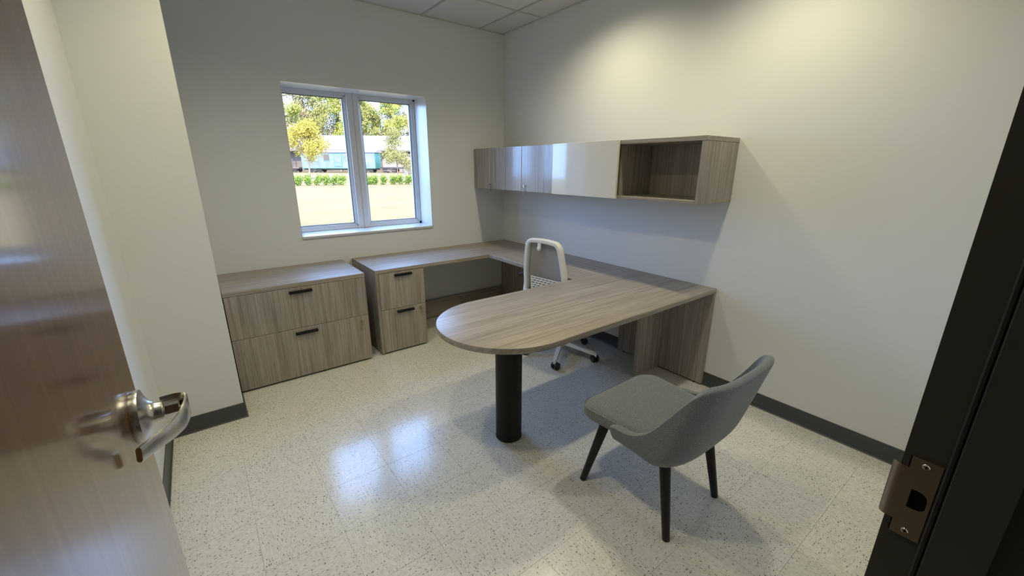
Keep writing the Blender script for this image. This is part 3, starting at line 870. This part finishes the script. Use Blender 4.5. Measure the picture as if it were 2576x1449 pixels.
# underside frame and legs
MB().box((-0.19, -0.17, 0.350), (0.19, 0.19, 0.380), 0.01, 2).build('seat_base', M_blackplastic, g)
for (fx, fy, tx, ty) in ((-0.224, 0.232, -0.175, 0.150), (0.224, 0.232, 0.175, 0.150), (-0.204, -0.236, -0.172, -0.165), (0.204, -0.236, 0.172, -0.165)):
    MB().cyl((fx, fy, 0.000), (tx, ty, 0.368), 0.0160, 0.0245, n=24, bev=0.002).build('leg', M_black, g, smooth=40)

# ------------------------------------------------------------------ office chair
OC = Vector((-0.475, -1.478, 0))
oc = thing('office_chair', 'white framed grey mesh office chair tucked into the desk corner', 'office chair', OC, R(8))
# local frame: +x forward, +y left
MB().lathe([(0, 0.075), (0.038, 0.075), (0.042, 0.09), (0.040, 0.125), (0.032, 0.14), (0, 0.14)], n=32).build('base_hub', M_chair_white, oc, smooth=40)
RB = 0.315
for k in range(5):
    a = R(209.5 + 72 * k - 8 + 8)
    d = Vector((math.cos(a), math.sin(a), 0))
    pts = [d * 0.03 + Vector((0, 0, 0.112)), d * 0.12 + Vector((0, 0, 0.103)), d * 0.22 + Vector((0, 0, 0.088)), d * 0.285 + Vector((0, 0, 0.078)), d * (RB + 0.008) + Vector((0, 0, 0.072))]
    def ssec(t_):
        w_ = 0.026 - 0.012 * t_; h_ = 0.017 - 0.008 * t_
        return [(-w_, -h_), (w_, -h_), (w_ * 0.8, h_), (-w_ * 0.8, h_)]
    bl = MB().sweep(pts, ssec).build('base_arm', M_chair_white, oc, smooth=50)
    MB().cyl(d * RB + Vector((0, 0, 0.050)), d * RB + Vector((0, 0, 0.080)), 0.011, n=16).build('caster_stem', M_chair_white, bl, smooth=40)
    tr = Matrix.Rotation(a + R(55), 3, 'Z') @ Vector((1, 0, 0))
    ctr = d * RB + Vector((0, 0, 0.0305)) + (Matrix.Rotation(R(90), 3, 'Z') @ tr) * 0.012
    cs = MB()
    for sgn in (-1, 1):
        q = ctr + tr * 0.0155 * sgn
        cs.cyl(q - tr * 0.0110, q + tr * 0.0110, 0.0305, n=28, bev=0.004)
    cs.cyl(ctr - tr * 0.02, ctr + tr * 0.02, 0.008, n=12)
    cs.box(tuple(ctr + Vector((-0.012, -0.012, 0.0))), tuple(ctr + Vector((0.012, 0.012, 0.034))), 0.004)
    cs.build('caster', M_blackplastic, oc, smooth=40)
MB().cyl((0, 0, 0.13), (0, 0, 0.27), 0.024, n=24).cyl((0, 0, 0.26), (0, 0, 0.38), 0.014, n=20).build('gas_lift', M_blackplastic, oc, smooth=40)
MB().box((-0.11, -0.09, 0.375), (0.09, 0.09, 0.42), 0.012, 2).build('tilt_mechanism', M_blackplastic, oc, smooth=40)
sc_ = MB()
lay = [(0.03, 0.418), (0.006, 0.424), (0, 0.44), (0.0, 0.455), (0.01, 0.470), (0.04, 0.478), (0.10, 0.480)]
V = []; F = []
for ins, z in lay:
    rg = rrect(-0.22 + ins, -0.245 + ins, 0.25 - ins, 0.245 - ins, 0.12 - ins * 0.5, 8)
    V += [(x, y, z - (0.02 * max(0, (x - 0.15) / 0.1) if z > 0.45 else 0)) for x, y in rg]
k = len(rg)
for i in range(len(lay) - 1):
    for j in range(k): F.append((i * k + j, i * k + (j + 1) % k, (i + 1) * k + (j + 1) % k, (i + 1) * k + j))
F.append(tuple(range(k))[::-1]); F.append(tuple(range((len(lay) - 1) * k, len(lay) * k)))
M_blackfab = mat('black_seat_fabric', (0.02, 0.02, 0.022), 0.9)
sc_.raw(V, F).build('seat', M_blackfab, oc, smooth=60)
# back frame: rounded, tapering to a narrower top, leaning back
def bx(z): return -0.225 - 0.10 * (z - 0.62) - 0.0
BW = 0.021
zt_ = 1.022
fp = []
pl_ = [(-0.190, 0.56, 0.040), (-0.198, 0.60, 0.016), (-0.196, 0.645, 0.0), (-0.191, 0.74, 0.0), (-0.174, 0.86, 0.0), (-0.160, 0.940, 0.0), (-0.150, 0.970, 0), (-0.130, 0.990, 0.0), (-0.102, 0.9985, 0), (0, 1.004, 0)]
full = [(y, z, fo_) for y, z, fo_ in pl_] + [(-y, z, fo_) for y, z, fo_ in reversed(pl_[:-1])]
pts = bez([(bx(z) - 0.0 + fo_ * -0.6, y, z) for y, z, fo_ in full], 120)
def rs(w_, h_, r_):
    return [(x, y) for x, y in rrect(-w_, -h_, w_, h_, r_, 2)]
MB().sweep(pts, rs(0.0160, 0.023, 0.007), ups=(1, 0, 0)).build('back_frame', M_chair_white, oc, smooth=50)
# mesh panel, bowed forward
V = []; F = []
ny, nz = 14, 16
def fhw(z):
    return 0.188 if z < 0.66 else 0.188 - 0.038 * (z - 0.66) / 0.30
for i in range(nz + 1):
    z = 0.60 + (0.990 - 0.60) * i / nz
    hw = fhw(z)
    if z > 0.950: hw -= 0.03 * ((z - 0.950) / 0.046) ** 2
    for j in range(ny + 1):
        q = -1 + 2 * j / ny
        V.append((bx(z) + 0.010 + 0.020 * (1 - q * q), hw * q, z))
for i in range(nz):
    for j in range(ny):
        a_ = i * (ny + 1) + j; F.append((a_, a_ + 1, a_ + ny + 2, a_ + ny + 1))
mp_ = MB().raw(V, F).build('backrest', M_mesh, oc, smooth=180)
md = mp_.modifiers.new('s', 'SOLIDIFY'); md.thickness = 0.004; md.offset = 0
# tab with button at the top
tb = MB().box((bx(0.98) - 0.020, 0.012, 0.940), (bx(0.98) - 0.012, 0.044, 0.998), 0.004, 2)
tbo = tb.build('tab', M_chair_white, oc, smooth=40)
MB().cyl((bx(0.97) - 0.012, 0.028, 0.947), (bx(0.97) - 0.026, 0.028, 0.947), 0.017, n=28, bev=0.002).build('tab_ring', M_chair_white, tbo, smooth=40)
MB().cyl((bx(0.97) - 0.022, 0.028, 0.947), (bx(0.97) - 0.032, 0.028, 0.947), 0.011, n=24, bev=0.002).build('button', M_chair_white, tbo, smooth=40)
# perforated lumbar plate
lp = MB()
zl0, zl1, yl = 0.585, 0.702, 0.140
def lbox(y0_, y1_, z0_, z1_):
    lp.box((bx(z0_) - 0.012, y0_, z0_), (bx(z0_) - 0.005, y1_, z1_), 0.0006)
rows = 6; dz = (zl1 - zl0) / rows
for r_ in range(rows):
    za = zl0 + r_ * dz
    lbox(-yl, yl, za, za + dz * 0.50)
    off_ = (r_ % 2) * 0.018
    y_ = -yl
    while y_ < yl:
        lbox(y_, min(y_ + 0.009, yl), za + dz * 0.45, za + dz * 1.02)
        y_ += 0.036 if y_ > -yl else 0.036 - off_
lbox(-yl, yl, zl1, zl1 + 0.008); lbox(-yl - 0.006, -yl + 0.008, zl0, zl1 + 0.006); lbox(yl - 0.008, yl + 0.006, zl0, zl1 + 0.006)
lpo = lp.build('lumbar_support', M_chair_white, oc)
MB().box((bx(0.6) - 0.04, -0.205, 0.565), (bx(0.6) - 0.006, 0.205, 0.590), 0.006, 2).build('lower_rail', M_chair_white, oc, smooth=40)
MB().sweep(bez([(-0.08, 0, 0.40), (-0.20, 0, 0.40), (-0.262, 0, 0.45), (-0.262, 0, 0.58)], 20), rs(0.03, 0.012, 0.005), ups=(0.3, 0, 1)).build('back_support', M_chair_white, oc, smooth=50)
for sgn in (-1, 1):
    am = MB()
    am.sweep(bez([(-0.02, sgn * 0.20, 0.415), (-0.02, sgn * 0.285, 0.430), (-0.02, sgn * 0.292, 0.50), (-0.03, sgn * 0.296, 0.665)], 18), rs(0.020, 0.012, 0.005), ups=(1, 0, 0))
    ao = am.build('armrest', M_blackplastic, oc, smooth=50)
    MB().prism(rrect(-0.195, sgn * 0.300 - 0.045, 0.075, sgn * 0.300 + 0.045, 0.038, 8), 0.664, 0.690, 0.008).build('arm_pad', M_blackplastic, ao, smooth=40)
# ------------------------------------------------------------------ outside
def ecol(c, k=1.0): return (min(1, c[0] * 0.38 * k), min(1, c[1] * 0.25 * k), min(1, c[2] * 0.15 * k))
def ext_mat(name, c1, c2, scale=2.0, rough=0.9, k=1.0):
    c1 = ecol(c1, k); c2 = ecol(c2, k)
    m_ = mat(name, rough=rough, spec=0.2)
    t = N(m_, 'ShaderNodeTexCoord'); n_ = N(m_, 'ShaderNodeTexNoise'); n_.inputs['Scale'].default_value = scale; n_.inputs['Detail'].default_value = 5
    L(m_, t.outputs['Object'], n_.inputs['Vector'])
    r_ = ramp(m_, [(0.35, c1), (0.65, c2)]); L(m_, n_.outputs['Fac'], r_.inputs[0]); L(m_, r_.outputs[0], B(m_).inputs['Base Color'])
    return m_
M_lawn = ext_mat('dry_lawn', (0.42, 0.40, 0.15), (0.62, 0.56, 0.24), 0.9, k=0.80)
nl = [n_ for n_ in M_lawn.node_tree.nodes if n_.type == 'TEX_NOISE'][0]
mpn = N(M_lawn, 'ShaderNodeMapping'); mpn.inputs['Scale'].default_value = (0.35, 1.3, 1)
tcn = [n_ for n_ in M_lawn.node_tree.nodes if n_.type == 'TEX_COORD'][0]
L(M_lawn, tcn.outputs['Object'], mpn.inputs[0]); L(M_lawn, mpn.outputs[0], nl.inputs['Vector']); nl.inputs['Detail'].default_value = 8; nl.inputs['Roughness'].default_value = 0.7
M_leaf = [ext_mat('leaf_olive', (0.30, 0.40, 0.13), (0.50, 0.58, 0.22), 0.6, k=1.7), ext_mat('leaf_yellow_green', (0.44, 0.62, 0.16), (0.62, 0.78, 0.24), 0.6, k=1.7), ext_mat('leaf_grey_green', (0.38, 0.44, 0.28), (0.58, 0.60, 0.40), 0.6, k=1.6)]
M_leafy = ext_mat('leaf_autumn_yellow', (0.60, 0.66, 0.12), (0.80, 0.86, 0.24), 1.5, k=1.6)
M_leafg = ext_mat('leaf_pale_green', (0.40, 0.54, 0.24), (0.56, 0.66, 0.32), 1.5, k=1.5)
M_shrub = ext_mat('shrub_green', (0.28, 0.62, 0.12), (0.5, 0.8, 0.22), 3, k=1.4)
M_bark = ext_mat('pale_bark', (0.45, 0.42, 0.38), (0.75, 0.72, 0.66), 3, k=1.2)
M_roof = ext_mat('pale_metal_roof', (0.58, 0.60, 0.53), (0.66, 0.68, 0.60), 0.5, 0.5, k=0.58)
M_carblue = ext_mat('faded_blue_boards', (0.24, 0.40, 0.86), (0.34, 0.52, 1.10), 0.8, 0.6, k=1.5)
M_teal = mat('car_teal', ecol((0.12, 0.52, 0.56), 1.3), 0.5)  # teal tone of the car's end wall, door and trim
M_whitep = mat('white_paint', ecol((0.72, 0.73, 0.72), 0.8), 0.5)
M_rust = mat('dark_undercarriage', ecol((0.10, 0.10, 0.11)), 0.7)
M_wheel = mat('dusty_wheel', ecol((0.34, 0.32, 0.30)), 0.6)
M_winbrown = mat('boarded_window', ecol((0.24, 0.24, 0.22)), 0.6)
M_wallext = mat('shed_wall', ecol((0.34, 0.35, 0.36)), 0.8)
M_gravel = ext_mat('ballast', (0.40, 0.34, 0.25), (0.52, 0.46, 0.34), 3, k=0.9)

# ground
def gz(x, y):
    d_ = math.hypot(x + 2.77, y + 3.81)
    z = 0.16 + 0.28 * smooth01((d_ - 15) / 45)
    if 3 < y: z += 0.05 * noise.noise(Vector((x * 0.35, y * 0.5, 0)))
    z -= 0.10 * math.exp(-((d_ - 37) / 3.0) ** 2)
    return z
xs = [-30 + 3 * i for i in range(48)]
ys = [0.37 + 0.9 * i for i in range(40)] + [36.5 + 4 * i for i in range(45)]
V = []; F = []
for y in ys:
    for x in xs: V.append((x, y, gz(x, y)))
nx_ = len(xs)
for j in range(len(ys) - 1):
    for i in range(nx_ - 1): F.append((j * nx_ + i, j * nx_ + i + 1, (j + 1) * nx_ + i + 1, (j + 1) * nx_ + i))
gr = MB().raw(V, F).build('lawn', M_lawn, None, smooth=180, label='dry yellow lawn outside the window, running to the train')
gr['kind'] = 'structure'

def leaf_cloud(mb, blobs, n, size, rng, flat=0.5):
    V = []; F = []
    tot = sum(b_[3] ** 2 for b_ in blobs)
    for (cx, cy, cz, r_) in blobs:
        for _ in range(max(4, int(n * r_ ** 2 / tot))):
            while True:
                d = Vector((rng.uniform(-1, 1), rng.uniform(-1, 1), rng.uniform(-1, 1)))
                if 0.2 < d.length < 1: break
            d = d * (0.6 + 0.4 * rng.random()) * r_
            q = Vector((cx, cy, cz)) + Vector((d.x, d.y, d.z * 0.8))
            s_ = size * rng.uniform(0.6, 1.4)
            a = Vector((rng.gauss(0, 1), rng.gauss(0, 1), rng.gauss(0, 1))).normalized()
            b_ = a.orthogonal().normalized()
            c_ = a.cross(b_)
            i = len(V)
            V += [q - b_ * s_ * 0.5, q + c_ * s_ * 0.28 , q + b_ * s_ * 0.5, q - c_ * s_ * 0.28]
            F.append((i, i + 1, i + 2, i + 3))
    mb.raw(V, F)

def tree(name, lab, x, y, h, r_, mleaf, n, leaf, trunk_r, group=None, crown0=0.35, seed=0, cat='tree', nb=9, branches=5, thin=1.0):
    rng = random.Random(seed)
    z0 = gz(x, y) - 0.1
    t = thing(name, lab, cat, (x, y, z0), group=group)
    tk = MB()
    top = Vector((rng.uniform(-.04, .04) * h, rng.uniform(-.04, .04) * h, h * 0.80))
    P = [Vector((0, 0, 0)), Vector((rng.uniform(-.02, .02) * h, 0, h * 0.3)), Vector((rng.uniform(-.03, .03) * h, 0, h * 0.55)), top]
    pp = bez(P, 12)
    tk.sweep(pp, lambda t_: circ(trunk_r * (1 - 0.82 * t_), 7), ups=(0, 1, 0.01))
    blobs = []
    for k in range(nb):
        a = rng.uniform(0, 2 * math.pi); f_ = rng.random()
        zc = h * (crown0 + (0.95 - crown0) * f_)
        prof = math.sin(math.pi * (0.18 + 0.74 * f_)) if name != 'young_conifer' else (1.1 - f_)
        rr_ = r_ * prof * rng.uniform(0.35, 0.75)
        blobs.append((rr_ * math.cos(a), rr_ * math.sin(a), zc, r_ * rng.uniform(0.30, 0.50) * thin))
    for k in range(branches):
        bb = blobs[k % len(blobs)]
        st = pp[rng.randint(4, 10)]
        tk.sweep(bez([st, (st + Vector(bb[:3])) / 2 + Vector((0, 0, -0.03 * h)), Vector(bb[:3])], 5), lambda t_: circ(trunk_r * 0.42 * (1 - 0.8 * t_), 5), ups=(0.1, 0.2, 1))
    tk.build('trunk', M_bark, t, smooth=60)
    cm = MB(); leaf_cloud(cm, blobs, n, leaf, rng)
    cm.build('crown', mleaf, t)
    return t

# background woodland
rng = random.Random(3)
bgx = [(12.5, 120.7), (16.46, 119.7), (20.5, 117.0), (24.4, 121.5), (28.0, 116.5), (31.8, 120.4), (35.4, 115.2), (39.0, 118.0), (42.6, 112.0), (46.4, 115.5), (50.2, 109.5), (54.6, 112.5), (8.0, 118)]
bgh = [15.5, 17.0, 15.0, 17.5, 16.5, 18.5, 15.0, 13.5, 14.5, 15.5, 17.5, 17, 15]
where = ['far left', 'left of the left pane', 'upper left of the left pane', 'left middle of the left pane', 'middle of the left pane', 'right of the left pane', 'behind the mullion', 'left of the right pane', 'left middle of the right pane', 'middle of the right pane', 'right of the right pane', 'far right', 'beyond the left reveal']
for i, ((x, y), h_) in enumerate(zip(bgx, bgh)):
    kd = [2, 0, 2, 0, 1, 0, 0, 1, 1, 0, 2, 2, 0][i]
    tree('woodland_tree', ['dense olive', 'bright yellow green', 'sparse grey green'][kd] + ' woodland tree behind the shed, ' + where[i], x, y, h_ * 1.36, 5.2, M_leaf[kd], [13000, 13000, 9000][kd], 0.36, 0.26, 'woodland trees behind the shed', 0.12, 40 + i, nb=40, branches=16, thin=0.95)
for i, (x, y) in enumerate([(14, 111), (19, 110), (24.5, 109), (30, 107.5), (36, 106), (41.5, 104), (47, 102), (52, 100)]):
    tree('undergrowth_tree', 'low bushy tree at the edge of the woods, ' + ['first', 'second', 'third', 'fourth', 'fifth', 'sixth', 'seventh', 'eighth'][i] + ' from the left', x, y, 14.5 + (i * 37 % 3) * 0.9, 4.2, M_leaf[i % 2], 8000, 0.36, 0.2, 'undergrowth trees behind the shed', 0.05, 80 + i, nb=26, branches=4, thin=1.1)

# shed with a long pale roof
V0 = Vector((9.0, 96.0, 0)); dv = Vector((0.848, -0.530, 0)); nv = Vector((0.530, 0.848, 0))
shd = thing('long_shed', 'long low shed with a pale roof behind the blue rail car', 'building', V0)
LEN = 42
def ob(a0, a1, d0, d1, z0, z1, mb):
    pts = [dv * a0 + nv * d0, dv * a1 + nv * d0, dv * a1 + nv * d1, dv * a0 + nv * d1]
    V_ = [p_ + Vector((0, 0, z0)) for p_ in pts] + [p_ + Vector((0, 0, z1)) for p_ in pts]
    mb.raw(V_, [(0, 3, 2, 1), (4, 5, 6, 7), (0, 1, 5, 4), (1, 2, 6, 5), (2, 3, 7, 6), (3, 0, 4, 7)])
mb = MB(); ob(0, LEN, 1.5, 10.5, 0.2, 4.7, mb); mb.build('wall', M_wallext, shd)
mb = MB()
A_ = [dv * -1 + nv * 0.0 + Vector((0, 0, 4.75)), dv * (LEN + 1) + nv * 0 + Vector((0, 0, 4.75)), dv * (LEN + 1) + nv * 9.5 + Vector((0, 0, 8.15)), dv * -1 + nv * 9.5 + Vector((0, 0, 8.15)), dv * -1 + nv * 11.4 + Vector((0, 0, 7.4)), dv * (LEN + 1) + nv * 11.4 + Vector((0, 0, 7.4))]
lo_ = [q - Vector((0, 0, 0.15)) for q in A_]
mb.raw(A_ + lo_, [(0, 1, 2, 3), (3, 2, 5, 4), (6, 9, 8, 7), (9, 10, 11, 8), (0, 6, 7, 1), (4, 5, 11, 10), (0, 3, 9, 6), (3, 4, 10, 9), (1, 7, 8, 2), (2, 8, 11, 5)])
mb.build('roof', M_roof, shd)
mb = MB(); ob(-1, LEN + 1, -0.12, 0.0, 4.45, 4.75, mb); mb.build('gutter', M_wallext, shd)
for k in range(9):
    mb = MB(); ob(k * 5.0 + 0.5, k * 5.0 + 0.8, 0.2, 0.5, 0.2, 4.6, mb); mb.build('post', M_whitep, shd)
ac = thing('annex', 'small white annex with a grey door at the right end of the train', 'building', (29.2, 74.6, 0.3))
mb = MB(); mb.box((0, 0, 0), (2.6, 3, 3.4)); mb.build('wall', M_whitep, ac)
mb = MB(); mb.box((0.9, -0.05, 0), (2.0, 0.0, 2.4), 0.01); mb.build('door', mat('annex_door_grey', ecol((0.35, 0.40, 0.48)), 0.5), ac)
mb = MB(); mb.box((-0.3, -0.3, 3.4), (2.9, 3.3, 3.55), 0.02); mb.build('roof', M_roof, ac)
aq = thing('condenser_unit', 'white condenser unit beside the annex at the right edge of the window', 'machine', (21.3, 51.2, gz(21.3, 51.2)))
mb = MB(); mb.box((-0.6, -0.5, 0), (0.6, 0.5, 1.2), 0.03); mb.build('housing', M_whitep, aq)
mb = MB(); mb.box((-0.45, -0.54, 0.15), (0.45, -0.5, 1.05), 0.01); mb.build('grille', M_wallext, aq)

# rails
du = Vector((23.92 - 13.89, 71.6 - 80.56, 0)).normalized(); nu = Vector((-du.y, du.x, 0))
ang = math.atan2(du.y, du.x)
RZ = 0.36
trk = thing('railway_track', 'railway track with gravel bed under the train', 'track', (13.89, 80.56, RZ), ang)
mb = MB(); mb.prism([(-22, -1.9), (32, -1.9), (32, 3.8), (-22, 3.8)], -0.25, -0.02); mb.build('gravel_bed', M_gravel, trk)
for y in (0.25, 1.70):
    MB().box((-22, y, -0.02), (32, y + 0.08, 0.12)).build('rail', M_rust, trk)

def bogie(mb_frame, x, par):
    bo = MB().box((x - 1.25, -0.02, 0.42), (x + 1.25, 0.10, 0.66), 0.03).box((x - 0.35, -0.05, 0.30), (x + 0.35, 0.12, 0.8), 0.03).build('bogie', M_wheel, par)
    for dx in (-0.85, 0.85):
        for y in (0.20, 1.70):
            MB().cyl((x + dx, y, 0.56), (x + dx, y + 0.12, 0.56), 0.43, n=20).build('wheel', M_wheel, bo, smooth=40)

cx = thing('rail_car', 'old pale blue wooden rail car with a white roof edge', 'train car', (13.89, 80.56, RZ), ang)
CL = 13.45
def carbox(a, b_, mt, nm, par=cx, bev=0.0): return MB().box(a, b_, bev).build(nm, mt, par)
carbox((0.0, -0.35, 0.86), (CL, 2.35, 3.55), M_carblue, 'body')
pr = [(-0.50, 3.50), (-0.50, 3.66), (0.2, 3.86), (1.0, 3.93), (1.8, 3.86), (2.5, 3.66), (2.5, 3.50)]
Mx = Matrix(((0, 0, 1, 0), (1, 0, 0, 0), (0, 1, 0, 0), (0, 0, 0, 1)))
MB().prism(pr, -0.35, CL + 0.35, M=Mx).build('roof', M_whitep, cx)
carbox((CL, -0.36, 0.84), (CL + 0.05, 2.36, 3.55), M_teal, 'end_wall')
bd = MB()
for k in range(45):
    xx = 0.15 + k * 0.297
    bd.box((xx, -0.372, 0.9), (xx + 0.27, -0.35, 3.5))
bo_ = bd.build('siding', M_carblue, cx); bo_['kind'] = 'stuff'
carbox((0.0, -0.40, 0.80), (CL, -0.33, 0.90), M_teal, 'sill_beam')
for (a, b_) in ((1.55, 2.45), (4.2, 5.2), (9.3, 10.2)):
    w_ = carbox((a - 0.08, -0.41, 2.10), (b_ + 0.08, -0.372, 3.28), M_teal, 'window')
    carbox((a, -0.425, 2.18), (b_, -0.41, 3.20), M_winbrown, 'pane', w_)
dd = carbox((6.0, -0.415, 1.15), (7.55, -0.372, 3.35), M_teal, 'door')
carbox((6.15, -0.43, 1.85), (7.40, -0.415, 3.22), M_carblue, 'upper_panel', dd)
carbox((6.15, -0.43, 1.25), (7.40, -0.415, 1.75), mat('pale_teal', ecol((0.35, 0.62, 0.58)), 0.5), 'lower_panel', dd)
bogie(None, 2.1, cx); bogie(None, CL - 1.9, cx)
carbox((0.0, 0.2, 0.60), (CL, 1.8, 0.86), M_rust, 'underframe')
MB().cyl((3.6, 0.0, 0.75), (5.8, 0.0, 0.30), 0.05, n=8).cyl((5.8, 0.0, 0.30), (9.0, 0.0, 0.30), 0.05, n=8).cyl((9.0, 0, 0.30), (10.4, 0, 0.75), 0.05, n=8).build('truss_rod', M_wheel, cx)

fc = thing('flat_rail_car', 'low flat rail car with upright posts coupled left of the blue car', 'train car', (13.89, 80.56, RZ), ang)
def pb(a, b_, mt, nm, par): return MB().box(a, b_).build(nm, mt, par)
pb((-12.0, -0.3, 0.78), (-0.7, 2.3, 1.02), M_wheel, 'deck', fc)
pb((-3.0, -0.2, 1.02), (-2.3, 0.6, 2.5), M_whitep, 'tank', fc)
for k in range(6):
    pb((-1.2 - k * 1.8, -0.28, 1.02), (-1.12 - k * 1.8, -0.20, 2.2), M_rust, 'post', fc)
pb((-11.9, -0.28, 1.60), (-0.9, -0.20, 1.68), M_rust, 'rail_bar', fc)
bogie(None, -2.6, fc); bogie(None, -10, fc)
gc = thing('white_hopper_car', 'low pale work car with rounded lid coupled right of the blue car', 'train car', (13.89, 80.56, RZ), ang)
pb((CL + 0.9, -0.2, 0.78), (CL + 8.5, 2.3, 1.05), M_rust, 'deck', gc)
MB().prism([(0.0, 1.05), (0.0, 1.9), (0.4, 2.4), (1.1, 2.6), (1.8, 2.4), (2.1, 1.9), (2.1, 1.05)], CL + 1.3, CL + 6.6, M=Mx).build('body', M_whitep, gc)
bogie(None, CL + 2.3, gc); bogie(None, CL + 7.0, gc)

# two young trees, shrubs and small bits of the verge
tree('young_tree', 'young autumn yellow tree in front of the blue rail car, seen through the left pane', 6.35, 40.25, 5.1, 2.15, M_leafy, 9000, 0.15, 0.085, None, 0.38, 11, nb=26, branches=10, thin=1.1)
tree('young_conifer', 'young pale green tree seen through the right pane', 14.10, 37.90, 4.7, 1.85, M_leafg, 7500, 0.12, 0.075, None, 0.25, 17, nb=28, branches=8)
for i, (x, y) in enumerate([(2.75, 28.7), (3.25, 28.62), (3.75, 28.5), (4.45, 28.4), (4.95, 28.3), (5.45, 28.2), (5.95, 28.1), (7.7, 27.5), (8.15, 27.35), (8.6, 27.2), (9.35, 26.9), (9.8, 26.75), (10.3, 26.5), (10.8, 26.3)]):
    rng = random.Random(200 + i)
    z = gz(x, y) - 0.03
    sbh = thing('shrub', 'small bright green shrub in the row across the lawn, ' + ['first', 'second', 'third', 'fourth', 'fifth', 'sixth', 'seventh', 'eighth', 'ninth', 'tenth', 'eleventh', 'twelfth', 'thirteenth', 'fourteenth'][i] + ' from the left', 'shrub', (x, y, z), group='row of small shrubs across the lawn')
    cm = MB()
    leaf_cloud(cm, [(rng.uniform(-.12, .12), rng.uniform(-.12, .12), 0.22 + 0.16 * k, 0.33) for k in range(3)], 700, 0.095, rng)
    cm.build('foliage', M_shrub, sbh)
    MB().cyl((0, 0, 0), (0.02, 0, 0.35), 0.015, 0.008, n=6).build('stem', M_bark, sbh)
